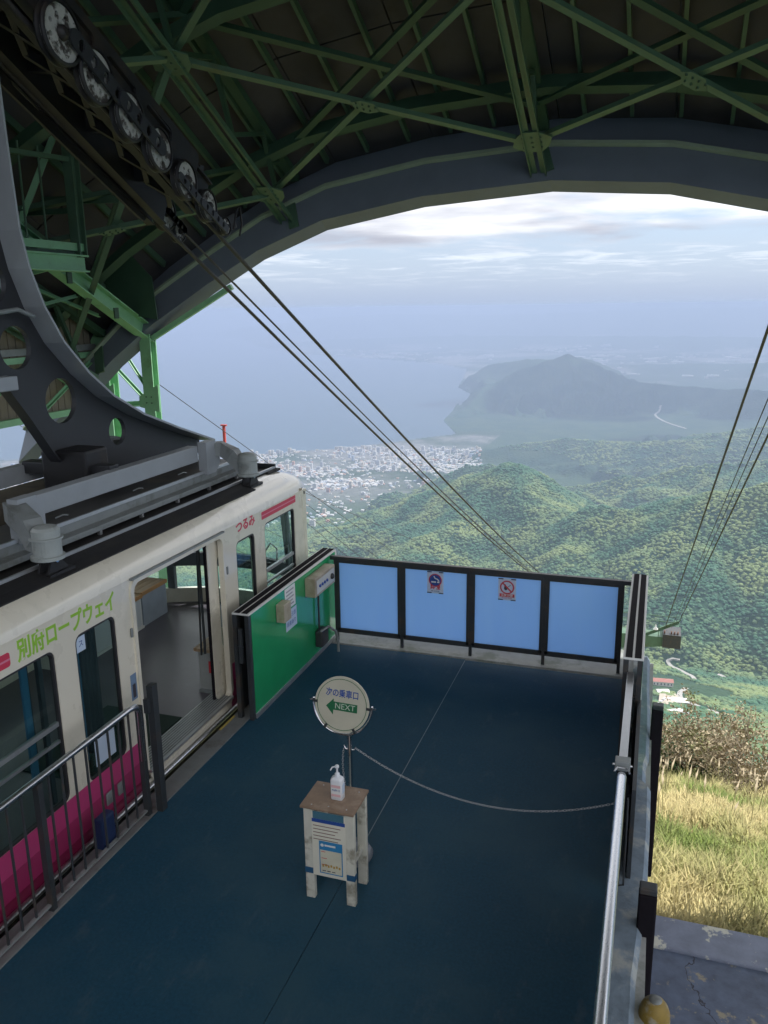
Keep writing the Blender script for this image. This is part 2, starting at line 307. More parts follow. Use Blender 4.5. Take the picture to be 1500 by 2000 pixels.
    def build(s, name, mat, parent=None, label=None):
        L = Vector((0, 0, 0)); q = parent
        while q is not None: L = L + q.location; q = q.parent
        me = bpy.data.meshes.new(name); me.from_pydata([(p[0] - L.x, p[1] - L.y, p[2] - L.z) for p in s.v], [], s.f)
        if s.smooth:
            fl = np.zeros(len(s.f), dtype=bool); fl[list(s.smooth)] = True; me.polygons.foreach_set('use_smooth', fl)
        bm = bmesh.new(); bm.from_mesh(me); bmesh.ops.recalc_face_normals(bm, faces=bm.faces[:]); bm.to_mesh(me); bm.free()
        me.materials.append(mat); o = bpy.data.objects.new(name, me); COL.objects.link(o)
        if parent is not None: o.parent = parent
        if label: o['label'] = label
        return o
def thing(name, label, cat, loc=(0, 0, 0), group=None):
    o = bpy.data.objects.new(name, None); COL.objects.link(o); o.location = loc; o.empty_display_size = .1
    o['label'] = label; o['category'] = cat
    if group: o['group'] = group
    return o
def tag(o, label, cat, group=None, kind=None):
    o['label'] = label; o['category'] = cat
    if group: o['group'] = group
    if kind: o['kind'] = kind
    return o
def struct(o): o['kind'] = 'structure'; return o
def rrect(x0, x1, y0, y1, r, n=5):
    out = []
    for cx, cy, a0 in ((x1 - r, y1 - r, 0), (x0 + r, y1 - r, 90), (x0 + r, y0 + r, 180), (x1 - r, y0 + r, 270)):
        for k in range(n + 1):
            a = R(a0 + 90 * k / n); out.append((cx + r * math.cos(a), cy + r * math.sin(a)))
    return out
def circ(cx, cy, r, n=24, ry=None): return [(cx + r * math.cos(2 * math.pi * k / n), cy + (ry or r) * math.sin(2 * math.pi * k / n)) for k in range(n)]
UY, UZ, UX = Vector((0, 1, 0)), Vector((0, 0, 1)), Vector((1, 0, 0))

# ================================================================== the land
SEA = -1290.0
def _hash(ix, iy, seed):
    h = (ix.astype(np.int64) * 374761393 + iy.astype(np.int64) * 668265263 + seed * 1442695041) & 0x7fffffff
    h = ((h ^ (h >> 13)) * 1274126177) & 0x7fffffff
    return ((h ^ (h >> 16)) & 0xffff) / 65535.0
def vnoise(x, y, seed=0):
    ix, iy = np.floor(x), np.floor(y); fx, fy = x - ix, y - iy
    u, v = fx * fx * (3 - 2 * fx), fy * fy * (3 - 2 * fy)
    a, b = _hash(ix, iy, seed), _hash(ix + 1, iy, seed); c, d = _hash(ix, iy + 1, seed), _hash(ix + 1, iy + 1, seed)
    return (a * (1 - u) + b * u) * (1 - v) + (c * (1 - u) + d * u) * v
def fbm(x, y, oct=5, seed=0, ridged=False):
    s = 0; a = 1.0; t = 0
    for k in range(oct):
        n = vnoise(x, y, seed + k * 17)
        if ridged: n = 1 - np.abs(2 * n - 1)
        s = s + a * n; t += a; a *= .5; x = x * 2.03 + 13.1; y = y * 2.03 + 7.7
    return s / t
FAN_R = [0, 6, 7, 12, 30, 60, 200, 600, 1000, 1500, 1750, 2300, 3000, 4000, 5200, 6300, 7300, 9000, 12000]
FAN_Z = [-1.7, -1.75, -1.95, -4.15, -13.2, -31.5, -118, -322, -500, -700, -780, -930, -1062, -1145, -1205, -1255, -1284, -1287, -1287]
SEAPOLY = np.array([[-26000, 1500], [-6845, 5365], [-3400, 6686], [-2910, 7093], [-2466, 7602], [-2211, 7997], [-1964, 8304], [-2346, 9271], [-2483, 10344], [-2515, 11915], [-3095, 13241], [-3812, 17088], [-4963, 18854], [-7555, 20740], [-10522, 22675], [-13909, 27374], [-18396, 34697], [-60000, 60000], [-90000, 20000]], float)
RIDGES = [  # points (x, y, z) of each crest, falloff slope
    ([(-1377, 3326, -995), (-1100, 3533, -890), (-782, 3411, -750), (-526, 3258, -640), (-356, 2979, -690), (-194, 2793, -705)], .50),
    ([(-191, 2743, -690), (-43, 2700, -655), (94, 2698, -595), (193, 2643, -548), (329, 2579, -540), (507, 2550, -515), (900, 2450, -480)], .55),
    ([(-1311, 4409, -1175), (-1037, 4584, -925), (-879, 4617, -915), (-563, 4465, -985)], .42),
    ([(-506, 4974, -1080), (-62, 4700, -950), (306, 4389, -810), (522, 4268, -745), (832, 4219, -670), (1500, 4100, -620)], .42),
    ([(-1440, 6850, -1210), (-724, 6962, -1100), (82, 6499, -1020), (763, 6455, -860), (1384, 6351, -800), (2400, 6300, -760)], .30),
    ([(-2290, 9450, -1275), (-2200, 10000, -1205), (-2079, 10802, -1000), (-1700, 11100, -815), (-1400, 11300, -705), (-1166, 11441, -625), (-980, 11480, -745), (-700, 11490, -900), (-485, 11490, -985), (399, 10993, -1005), (1477, 10396, -1010), (3000, 10000, -990)], .50),
    ([(-2994, 13164, -1150), (-2555, 13256, -930), (-1847, 12868, -820), (-1091, 13957, -850)], .45),
    ([(-19500, 33500, -900), (-16783, 36309, -640), (-15760, 38931, -450), (-12891, 39973, -301), (-7012, 41411, -448), (-2347, 44939, -281), (4834, 44740, -192), (11004, 43634, -88), (20000, 40000, -100)], .13),
    ([(-11608, 27663, -1100), (-6760, 29229, -1010), (127, 28000, -1000), (5310, 25452, -960), (12000, 24000, -900)], .10),
    ([(-2300, 17500, -1230), (600, 17200, -1130), (3500, 16500, -1030), (7000, 16000, -950)], .16),
    # spurs running towards the valley station
    ([(-526, 3258, -690), (-700, 2700, -790), (-760, 2200, -880)], .5), ([(-194, 2793, -740), (-240, 2300, -790), (-210, 1950, -850)], .55),
    ([(193, 2643, -600), (150, 2250, -700), (120, 1960, -800)], .6), ([(507, 2550, -560), (480, 2200, -650), (430, 1900, -760)], .6),
    ([(-1100, 3533, -900), (-1350, 2900, -985), (-1420, 2500, -1040)], .45)]
def seg_poly_dist(x, y):
    d = np.full(x.shape, 1e9); inside = np.zeros(x.shape, bool); n = len(SEAPOLY)
    for i in range(n):
        x0, y0 = SEAPOLY[i]; x1, y1 = SEAPOLY[(i + 1) % n]
        dx, dy = x1 - x0, y1 - y0; t = np.clip(((x - x0) * dx + (y - y0) * dy) / (dx * dx + dy * dy), 0, 1)
        d = np.minimum(d, np.hypot(x - x0 - t * dx, y - y0 - t * dy))
        c = ((y0 > y) != (y1 > y)) & (x < (x1 - x0) * (y - y0) / (y1 - y0 + 1e-12) + x0); inside ^= c
    return np.where(inside, -d, d)
def land(x, y):
    x = np.asarray(x, float); y = np.asarray(y, float); r = np.hypot(x, y)
    z = np.interp(r, FAN_R, FAN_Z)
    far = np.clip((r - 300) / 900, 0, 1)
    wx = x + (fbm(x / 420, y / 420, 4, 3) - .5) * 110 * far; wy = y + (fbm(x / 420, y / 420, 4, 9) - .5) * 110 * far
    rid = fbm(x / 520, y / 520, 5, 21, True); rid2 = fbm(x / 300 + 5, y / 300, 4, 57, True)
    z = z + far * (fbm(x / 260, y / 260, 4, 31) - .5) * 26 * np.clip((5200 - r) / 1500, .0, 1)
    for pts, sl in RIDGES:
        best = np.full(x.shape, -1e9)
        for (x0, y0, z0), (x1, y1, z1) in zip(pts[:-1], pts[1:]):
            dx, dy = x1 - x0, y1 - y0; t = np.clip(((wx - x0) * dx + (wy - y0) * dy) / (dx * dx + dy * dy), 0, 1)
            dd = np.hypot(wx - x0 - t * dx, wy - y0 - t * dy)
            h = z0 + (z1 - z0) * t; hh = h - SEA
            prof = sl * (np.sqrt(dd * dd + 40 ** 2) - 40)
            best = np.maximum(best, h - prof * (1 + .9 * (rid - .6) + .7 * (rid2 - .55)))
        rel = np.clip((best + 1290) / 500, 0, 1)
        best = best + ((rid - .6) * 150 + (rid2 - .55) * 75 * (r < 8500)) * rel * far * min(1, .5 / max(sl, .1)) * .8
        k = 18.0
        z = np.where(best > z + k, best, np.where(best < z - k, z, (z + best) / 2 + k / 4 + (best - z) ** 2 / (4 * k)))
    sdst = seg_poly_dist(x, y)
    z = np.where(sdst < 0, SEA - 15, np.maximum(SEA + 3, z))
    flat = np.clip(sdst / 260, 0, 1)
    z = np.where(sdst >= 0, np.where(z > SEA + 60, SEA + 3 + (z - SEA - 3) * np.clip(flat * 1.6, 0, 1), z), z)
    # small near-field unevenness
    z = z + np.where(r < 300, (fbm(x / 2.2, y / 2.2, 3, 41) - .5) * .35 * np.clip((r - 6.5) / 4, 0, 1) * np.clip((300 - r) / 100, 0, 1), 0)
    return z, sdst
az = np.concatenate([np.linspace(-205, -47, 100)[:-1], np.linspace(-47, 10, 760), np.linspace(10, 155, 100)[1:]])
rr_ = np.concatenate([np.geomspace(5.6, 60, 60)[:-1], np.geomspace(60, 900, 70)[:-1], np.geomspace(900, 5200, 330)[:-1], np.geomspace(5200, 14000, 170)[:-1], np.geomspace(14000, 52000, 70)])
A_, R_ = np.meshgrid(np.radians(az), rr_, indexing='ij')
TX, TY = R_ * np.sin(A_), R_ * np.cos(A_)
TZ, TD = land(TX, TY)
na, nr = TX.shape
idx = np.arange(na * nr).reshape(na, nr)
quads = np.stack([idx[:-1, :-1], idx[:-1, 1:], idx[1:, 1:], idx[1:, :-1]], -1).reshape(-1, 4)
me = bpy.data.meshes.new('terrain')
me.vertices.add(na * nr); me.vertices.foreach_set('co', np.stack([TX, TY, TZ], -1).astype(np.float32).ravel())
me.loops.add(quads.size); me.loops.foreach_set('vertex_index', quads.astype(np.int32).ravel())
me.polygons.add(len(quads)); me.polygons.foreach_set('loop_start', np.arange(0, quads.size, 4, dtype=np.int32)); me.polygons.foreach_set('use_smooth', np.ones(len(quads), bool))
me.update(); me.validate()
def terrain_mat():
    m = bpy.data.materials.new('wooded_land'); m.use_nodes = True; nt = m.node_tree; b = nt.nodes['Principled BSDF']; b.inputs['Roughness'].default_value = .9; b.inputs['Specular IOR Level'].default_value = .1
    g = N(nt, 'ShaderNodeNewGeometry'); P = g.outputs['Position']
    def no(sc, det=5, w=.6): n = N(nt, 'ShaderNodeTexNoise', i={'Scale': sc, 'Detail': float(det), 'Roughness': w}); nt.links.new(P, n.inputs['Vector']); return n.outputs['Fac']
    forest = mixc(nt, ramp(nt, no(.004), .35, .65), (.024, .060, .036), (.052, .086, .042))
    forest = mixc(nt, ramp(nt, no(.05, 3), .3, .7), mixc(nt, .5, forest, (.016, .042, .022)), forest)
    sx = N(nt, 'ShaderNodeSeparateXYZ'); nt.links.new(P, sx.inputs[0])
    ln = N(nt, 'ShaderNodeVectorMath', operation='LENGTH'); cx = N(nt, 'ShaderNodeCombineXYZ'); nt.links.new(sx.outputs[0], cx.inputs[0]); nt.links.new(sx.outputs[1], cx.inputs[1]); nt.links.new(cx.outputs[0], ln.inputs[0])
    rad = ln.outputs['Value']
    grass = mixc(nt, ramp(nt, no(.35), .35, .62), (.17, .15, .07), (.09, .11, .04)); grass = mixc(nt, ramp(nt, no(.13, 3), .45, .65), grass, (.20, .16, .085))
    c = mixc(nt, ramp(nt, rad, 45, 110), grass, forest)
    # settled lowland: pale grey-tan patches of roofs and fields below about sixty metres
    low = mth(nt, 'MULTIPLY', mth(nt, 'SUBTRACT', 1.0, ramp(nt, sx.outputs[2], -1235, -1180)), ramp(nt, rad, 4000, 4600))
    low = mth(nt, 'MULTIPLY', low, mth(nt, 'MAXIMUM', ramp(nt, rad, 14000, 15500), mth(nt, 'MULTIPLY', mth(nt, 'LESS_THAN', sx.outputs[0], -1500.0), mth(nt, 'LESS_THAN', rad, 8700.0))))
    vr = N(nt, 'ShaderNodeTexVoronoi', i={'Scale': .022}); nt.links.new(P, vr.inputs['Vector'])
    urb = mixc(nt, ramp(nt, no(.0006, 5), .38, .52), mixc(nt, vr.outputs['Color'], (.12, .125, .12), (.23, .225, .215)), (.035, .06, .03))
    c = mixc(nt, low, c, urb); nt.links.new(c, b.inputs['Base Color'])
    bp = N(nt, 'ShaderNodeBump', i={'Strength': .8, 'Distance': 6.0}); v2 = N(nt, 'ShaderNodeTexVoronoi', i={'Scale': .055}); nt.links.new(P, v2.inputs['Vector'])
    nt.links.new(mth(nt, 'MULTIPLY', mth(nt, 'SUBTRACT', 1.0, v2.outputs['Distance']), ramp(nt, rad, 60, 300)), bp.inputs['Height']); nt.links.new(bp.outputs[0], b.inputs['Normal'])
    return m
me.materials.append(terrain_mat()); terrain = bpy.data.objects.new('terrain', me); COL.objects.link(terrain); struct(terrain)
terrain['label'] = 'wooded mountain slopes, valley, coastal plain and far ranges'

# sea
me = bpy.data.meshes.new('sea'); S_ = 62000
me.from_pydata([(-S_, 2000, SEA), (15000, 2000, SEA), (15000, S_, SEA), (-S_, S_, SEA)], [], [(0, 1, 2, 3)])
def sea_mat():
    m = bpy.data.materials.new('bay_water'); m.use_nodes = True; nt = m.node_tree; b = nt.nodes['Principled BSDF']
    g = N(nt, 'ShaderNodeNewGeometry'); mp = N(nt, 'ShaderNodeMapping'); mp.inputs['Scale'].default_value = (.0004, .0011, 1); nt.links.new(g.outputs['Position'], mp.inputs[0])
    n = N(nt, 'ShaderNodeTexNoise', i={'Scale': 1.0, 'Detail': 6.0}); nt.links.new(mp.outputs[0], n.inputs['Vector'])
    nt.links.new(mixc(nt, n.outputs['Fac'], (.020, .055, .085), (.035, .075, .105)), b.inputs['Base Color']); b.inputs['Roughness'].default_value = .38; b.inputs['IOR'].default_value = 1.33
    return m
me.materials.append(sea_mat()); seao = bpy.data.objects.new('sea', me); COL.objects.link(seao); struct(seao); seao['label'] = 'calm blue bay below the mountain'

# ---- woods: crowns scattered over the hills, one mass
def instance_cloud(name, pts, scl, protos, seedmat):
    """points carry a scale; geometry nodes put a crown mesh on each"""
    me = bpy.data.meshes.new(name); me.vertices.add(len(pts)); me.vertices.foreach_set('co', np.asarray(pts, np.float32).ravel())
    at = me.attributes.new('scl', 'FLOAT', 'POINT'); at.data.foreach_set('value', np.asarray(scl, np.float32)); me.update()
    o = bpy.data.objects.new(name, me); COL.objects.link(o)
    ng = bpy.data.node_groups.new(name + '_nodes', 'GeometryNodeTree')
    ng.interface.new_socket('Geometry', in_out='INPUT', socket_type='NodeSocketGeometry'); ng.interface.new_socket('Geometry', in_out='OUTPUT', socket_type='NodeSocketGeometry')
    gi, go = ng.nodes.new('NodeGroupInput'), ng.nodes.new('NodeGroupOutput')
    ip = ng.nodes.new('GeometryNodeInstanceOnPoints'); oi = ng.nodes.new('GeometryNodeObjectInfo'); oi.inputs['Object'].default_value = protos; oi.inputs['As Instance'].default_value = True
    na_ = ng.nodes.new('GeometryNodeInputNamedAttribute'); na_.data_type = 'FLOAT'; na_.inputs['Name'].default_value = 'scl'
    rv = ng.nodes.new('FunctionNodeRandomValue'); rv.data_type = 'FLOAT_VECTOR'; rv.inputs[0].default_value = (-.2, -.2, 0); rv.inputs[1].default_value = (.2, .2, 6.28)
    ng.links.new(gi.outputs[0], ip.inputs['Points']); ng.links.new(oi.outputs['Geometry'], ip.inputs['Instance']); ng.links.new(na_.outputs[0], ip.inputs['Scale']); ng.links.new(rv.outputs[0], ip.inputs['Rotation'])
    ng.links.new(ip.outputs[0], go.inputs[0])
    md = o.modifiers.new('n', 'NODES'); md.node_group = ng
    return o
def crown_mesh():
    bm = bmesh.new(); bmesh.ops.create_icosphere(bm, subdivisions=2, radius=1)
    for v in bm.verts:
        n = v.co.normalized(); k = 1 + .30 * (random.random() - .5)
        v.co = Vector((n.x * k, n.y * k, n.z * k * .68 + .2))
    me = bpy.data.meshes.new('tree_crown'); bm.to_mesh(me); bm.free()
    m = bpy.data.materials.new('woodland_crowns'); m.use_nodes = True; nt = m.node_tree; b = nt.nodes['Principled BSDF']; b.inputs['Roughness'].default_value = .85; b.inputs['Specular IOR Level'].default_value = .15
    oi = N(nt, 'ShaderNodeObjectInfo'); g = N(nt, 'ShaderNodeNewGeometry'); n = N(nt, 'ShaderNodeTexNoise', i={'Scale': .0045, 'Detail': 5.0, 'Roughness': .6}); nt.links.new(oi.outputs['Location'], n.inputs['Vector'])
    c = mixc(nt, ramp(nt, n.outputs['Fac'], .40, .60), (.050, .120, .070), (.165, .212, .090))
    c = mixc(nt, oi.outputs['Random'], mixc(nt, 1.0, c, (.88, .89, .88), 'MULTIPLY'), mixc(nt, 1.0, c, (1.12, 1.11, 1.09), 'MULTIPLY'))
    nt.links.new(c, b.inputs['Base Color']); me.materials.append(m)
    return me
proto = bpy.data.objects.new('tree_crown', crown_mesh())   # source shape only, never linked to the scene
NP = 200000
u = rng.random(NP); rad = np.where(rng.random(NP) < .8, 420 + (4300 - 420) * rng.random(NP) ** .62, 4300 + 3000 * rng.random(NP)); aa = np.radians(-45 + 56 * rng.random(NP))
px, py = rad * np.sin(aa), rad * np.cos(aa); pz, pd = land(px, py)
def site(x, y):  # clearing for the valley station, its road and car park
    return (np.hypot(x - 55, y - 1560) < 120) | (np.hypot((x - 60) , (y - 1690)) < 60)
keep = (pz > -1175) & ~site(px, py)
px, py, pz, rad = px[keep], py[keep], pz[keep], rad[keep]
sc_ = (3.4 + 4.2 * rng.random(len(px)) ** 1.8) * (1 + np.clip((rad - 2500) / 4000, 0, 1) * .9)
ROADPTS = []
def ground_at(azd, dep, r0=300.0, r1=14000.0):
    """where a line of sight from the upper station at that bearing and dip meets the land"""
    r = np.geomspace(r0, r1, 2500); x, y = r * math.sin(R(azd)), r * math.cos(R(azd)); z, _ = land(x, y)
    k = np.argmax(z > 4.0 - r * math.tan(R(dep)))
    return Vector((x[k], y[k], z[k]))
ROADM = M('pale_worn_asphalt', (.30, .29, .27), .85, var=.08, scale=.05)
def road(name, label, pts, w, lift=1.6):
    P_ = [ground_at(*p) for p in pts]; q = []
    for i in range(len(P_) - 1):          # Catmull-Rom through the points
        p0, p1, p2, p3 = P_[max(i - 1, 0)], P_[i], P_[i + 1], P_[min(i + 2, len(P_) - 1)]
        for t in np.linspace(0, 1, 9)[:-1]: q.append(.5 * ((2 * p1) + (p2 - p0) * t + (2 * p0 - 5 * p1 + 4 * p2 - p3) * t * t + (3 * p1 - p0 - 3 * p2 + p3) * t ** 3))
    q.append(P_[-1]); mb = MB(); ring = []
    for i, p in enumerate(q):
        d = (q[min(i + 1, len(q) - 1)] - q[max(i - 1, 0)]); d.z = 0; d.normalize(); s = Vector((d.y, -d.x, 0)) * w / 2
        z = float(land([p.x], [p.y])[0][0]) + lift
        ring.append([Vector((p.x - s.x, p.y - s.y, z)), Vector((p.x + s.x, p.y + s.y, z)), Vector((p.x + s.x, p.y + s.y, z - 4)), Vector((p.x - s.x, p.y - s.y, z - 4))])
        ROADPTS.append((p.x, p.y, w / 2 + 7))
    mb.loft(ring, caps=True); o = mb.build(name, ROADM); struct(o); o['label'] = label
    return o
road('road', 'pale hairpin road in the valley below the forest', [(2.73, 23.03), (2.25, 23.0), (1.96, 23.2), (2.08, 23.45), (2.65, 23.64), (3.21, 23.83), (3.62, 23.96), (3.85, 24.19)], 9)
road('road', 'pale road curving past the valley car park', [(3.29, 24.76), (2.91, 25.1), (3.01, 25.48), (3.5, 25.64), (4.26, 25.81), (5.08, 25.94), (5.57, 26.12)], 9)
road('road', 'short bright strip of road between the trees', [(5.26, 23.6), (5.46, 23.64), (5.7, 23.7)], 9)
road('road', 'tiny bright expressway bend on the distant wooded plateau', [(0.28, 6.61), (-0.01, 7.18), (0.67, 7.6), (1.97, 7.99)], 26, 6)
# car park ground
lot = [ground_at(*p) for p in [(1.55, 25.2), (2.6, 25.2), (2.95, 25.6), (2.3, 26.2), (1.5, 26.4)]]
mb = MB(); mb.add([v + Vector((0, 0, 2.2)) for v in lot] + [v - Vector((0, 0, 4)) for v in lot], [(0, 1, 2, 3, 4)] + [(i, (i + 1) % 5, (i + 1) % 5 + 5, i + 5) for i in range(5)])
o = mb.build('car_park', M('tan_gravel', (.36, .31, .25), .9, var=.15, scale=.08)); struct(o); o['label'] = 'pale gravel car park of the valley station'
lc = sum(lot, Vector()) / 5
# woods
ok = np.ones(len(px), bool)
for rx, ry, rw in ROADPTS: ok &= np.hypot(px - rx, py - ry) > rw
ok &= np.hypot(px - lc.x, py - lc.y) > 75
forest = instance_cloud('forest', np.stack([px, py, pz], -1)[ok], sc_[ok], proto, 0)
tag(forest, 'mixed green forest of rounded crowns covering the hills', 'forest', kind='stuff')

# ---- valley station buildings
def far_house(name, label, c, w, d, h, rot, wall, roof, pitched=True):
    t = thing(name, label, 'building', c); ca, sa = math.cos(rot), math.sin(rot)
    def W(x, y, z): return (c[0] + x * ca - y * sa, c[1] + x * sa + y * ca, c[2] + z)
    mb = MB(); mb.add([W(x, y, z) for z in (-3, h) for x, y in ((-w / 2, -d / 2), (w / 2, -d / 2), (w / 2, d / 2), (-w / 2, d / 2))], [(3, 2, 1, 0), (4, 5, 6, 7), (0, 1, 5, 4), (1, 2, 6, 5), (2, 3, 7, 6), (3, 0, 4, 7)]); mb.build('wall', wall, t)
    mb = MB(); e = .8; k = h + .02; rh = d * .22 if pitched else .8
    if pitched:
        mb.add([W(-w / 2 - e, -d / 2 - e, k), W(w / 2 + e, -d / 2 - e, k), W(w / 2 + e, d / 2 + e, k), W(-w / 2 - e, d / 2 + e, k), W(-w / 2 - e, 0, k + rh), W(w / 2 + e, 0, k + rh)], [(0, 1, 5, 4), (2, 3, 4, 5), (0, 4, 3), (1, 2, 5), (3, 2, 1, 0)])
    else:
        mb.add([W(x, y, z) for z in (k, k + rh) for x, y in ((-w / 2 - e, -d / 2 - e), (w / 2 + e, -d / 2 - e), (w / 2 + e, d / 2 + e), (-w / 2 - e, d / 2 + e))], [(3, 2, 1, 0), (4, 5, 6, 7), (0, 1, 5, 4), (1, 2, 6, 5), (2, 3, 7, 6), (3, 0, 4, 7)])
    mb.build('roof', roof, t)
    for i in range(max(2, int(w / 6))):
        x = -w / 2 + (i + .5) * w / max(2, int(w / 6)); m2 = MB(); m2.add([W(x - 1, -d / 2 - .1, h * .3), W(x + 1, -d / 2 - .1, h * .3), W(x + 1, -d / 2 - .1, h * .75), W(x - 1, -d / 2 - .1, h * .75), W(x - 1, -d / 2 + .1, h * .3), W(x + 1, -d / 2 + .1, h * .3), W(x + 1, -d / 2 + .1, h * .75), W(x - 1, -d / 2 + .1, h * .75)], [(0, 1, 2, 3), (4, 7, 6, 5), (0, 3, 7, 4), (1, 5, 6, 2), (0, 4, 5, 1), (3, 2, 6, 7)]); m2.build('window', M('far_window_glass', (.05, .06, .08), .3), t)
WALLP = M('pale_far_wall', (.62, .60, .56), .8, var=.05, scale=.1); ROOFR = M('red_far_roof', (.33, .13, .10), .7, var=.1, scale=.1); ROOFW = M('white_far_roof', (.70, .68, .64), .7, var=.05, scale=.1); ROOFG = M('grey_far_roof', (.30, .30, .31), .7, var=.1, scale=.1)
far_house('valley_station', 'red roofed white building at the valley station', ground_at(1.57, 24.76) + Vector((0, 0, 1)), 44, 16, 9, .1, WALLP, ROOFR)
far_house('long_shed', 'long low building with pale flat roof beside valley car park', ground_at(2.69, 25.81) + Vector((0, 0, 1)), 34, 14, 5, .2, WALLP, ROOFW, False)
far_house('small_shop', 'small grey roofed building above the valley car park', ground_at(1.75, 25.3) + Vector((0, 0, 1)), 20, 12, 5, .3, WALLP, ROOFW)
far_house('store_house', 'white shed nearest to the grassy brow in the valley', ground_at(2.68, 26.46) + Vector((0, 0, 1)), 18, 9, 4, .5, WALLP, ROOFW)
far_house('store_house', 'grey roofed shed right of the white valley shed', ground_at(3.15, 26.55) + Vector((0, 0, 1)), 16, 8, 4, -.1, WALLP, ROOFG)
CARW = [M('white_car_body', (.75, .75, .75), .3, var=.02), M('dark_car_body', (.05, .055, .07), .3, var=.02), M('silver_car_body', (.45, .46, .48), .3, var=.02)]
k = 0
for i in range(9):
    g = lot[4] + (lot[3] - lot[4]) * (i / 9) * .8 + (lot[0] - lot[4]) * (.25 + .03 * i); g = g + Vector((0, 0, 2.3)); t = thing('parked_car', 'tiny parked car in the row at the valley car park', 'car', g, 'cars in the valley car park')
    mb = MB(); mb.bbox(g.x - 2.2, g.x + 2.2, g.y - .9, g.y + .9, g.z + .3, g.z + 1.0, .15); mb.build('body', CARW[i % 3], t)
    mb = MB(); mb.bbox(g.x - 1.3, g.x + 1.2, g.y - .8, g.y + .8, g.z + 1.0, g.z + 1.55, .2); mb.build('cabin', CARW[i % 3], t)
    for dx in (-1.4, 1.4): MB().lathe([(.32, -.92), (.32, .92)], (g.x + dx, g.y, g.z + .32), 10, 'y').build('wheel', BLACKR, t)

# ---- the seaside city
CW = [M('city_white', (.50, .50, .49), .8, var=.03, scale=.02), M('city_cream', (.50, .45, .38), .8, var=.04, scale=.02), M('city_grey', (.42, .43, .45), .8, var=.04, scale=.02), M('city_brick', (.45, .27, .20), .8, var=.04, scale=.02), M('city_blue_grey', (.33, .38, .46), .8, var=.04, scale=.02)]
NB = 15000
cr = 4300 + 3300 * rng.random(NB) ** .75; ca_ = np.radians(-46 + 34.5 * rng.random(NB)); bx, by = cr * np.sin(ca_), cr * np.cos(ca_)
bz, bd = land(bx, by); dn = fbm(bx / 420, by / 420, 3, 77)
ok = (bd > 25) & (bz < -1160) & ((dn > .47) | (rng.random(NB) < .10)) & (cr < 8300)
bx, by, bz, cr, bd = [q[ok] for q in (bx, by, bz, cr, bd)]
nb = len(bx); w_ = 9 + 16 * rng.random(nb); d_ = 9 + 16 * rng.random(nb)
h_ = 5 + 6 * rng.random(nb); tall = rng.random(nb) < (.05 + .16 * np.clip((1500 - bd) / 1500, 0, 1)); h_ = np.where(tall, 18 + 34 * rng.random(nb) ** 2, h_); w_ = np.where(tall, 16 + 20 * rng.random(nb), w_)
order = np.argsort(-(h_ * w_) / cr ** 2)
def cityblock(mb, i):
    x, y, z, w, d, h = bx[i], by[i], bz[i], w_[i], d_[i], h_[i]; mb.box(x - w / 2, x + w / 2, y - d / 2, y + d / 2, z - 6, z + h)
LBL = [('white tower block standing in the hazy seaside city', 'cream tower block standing in the hazy seaside city', 'grey tower block standing in the hazy seaside city', 'brick coloured tower block in the hazy seaside city', 'blue grey tower block in the hazy seaside city'),
       ('white low block in the hazy seaside city', 'cream low block in the hazy seaside city', 'grey low block in the hazy seaside city', 'brick coloured low block in the hazy seaside city', 'blue grey low block in the hazy seaside city')]
WINM = M('city_window_band', (.16, .18, .22), .4, var=.1)
for j, i in enumerate(order[:290]):
    ci = int(rng.choice(5, p=[.5, .18, .17, .07, .08])); lo = 0 if h_[i] > 16 else 1
    zone = ' near the waterfront' if bd[i] < 500 else ' in the middle of town' if bd[i] < 1500 else ' towards the inland edge'
    t = thing('city_building', LBL[lo][ci] + zone, 'building', (float(bx[i]), float(by[i]), float(bz[i])), ('tower blocks' if lo == 0 else 'low blocks') + ' of the seaside city ' + CW[ci].name.replace('_', ' ') + zone)
    mb = MB(); cityblock(mb, i); mb.build('wall', CW[ci], t)
    x, y, z, w, d, h = bx[i], by[i], bz[i], w_[i], d_[i], h_[i]
    mb = MB(); mb.box(x - w * .2, x + w * .2, y - d * .2, y + d * .2, z + h + .05, z + h + 3.5); mb.build('roof_house', CW[2], t)
    if h > 16:
        for f in range(int(h // 9)):
            zz = z + 4 + f * 9; mb = MB(); mb.box(x - w * .42, x + w * .42, y - d / 2 - .25, y - d / 2 + .1, zz, zz + 3); mb.build('window_band', WINM, t)
for ci in range(5):
    mb = MB()
    for i in order[290:]:
        if (i * 7919) % 100 < (0, 52, 70, 86, 93, 100)[ci + 1] and (i * 7919) % 100 >= (0, 52, 70, 86, 93, 100)[ci]: cityblock(mb, i)
    if ci == 0: city0 = None
    o = mb.build('city_houses', CW[ci]); tag(o, 'mass of small ' + ['white', 'cream', 'grey', 'brick coloured', 'blue grey'][ci] + ' roofs filling the seaside city', 'houses', kind='stuff')
# pale works and town blocks on the far coastal plain, too distant to tell apart
mb = MB(); k = 0
while k < 260:
    a = R(-24 + 34 * rng.random()); r = 15500 + 11000 * rng.random(); x, y = r * math.sin(a), r * math.cos(a)
    z, d = land([x], [y])
    if d[0] < 60 or z[0] > SEA + 120 or fbm(np.array([x / 1500]), np.array([y / 1500]), 3, 91)[0] < .5: k += .2; continue
    w = 30 + 110 * rng.random() ** 2; mb.box(x - w, x + w, y - w * .6, y + w * .6, float(z[0]) - 20, float(z[0]) + 15 + 30 * rng.random()); k += 1
tag(mb.build('far_town', M('far_town_white', (.45, .45, .44), .8, var=.03, scale=.01)), 'scattered pale blocks of the far town on the coastal plain', 'houses', kind='stuff')
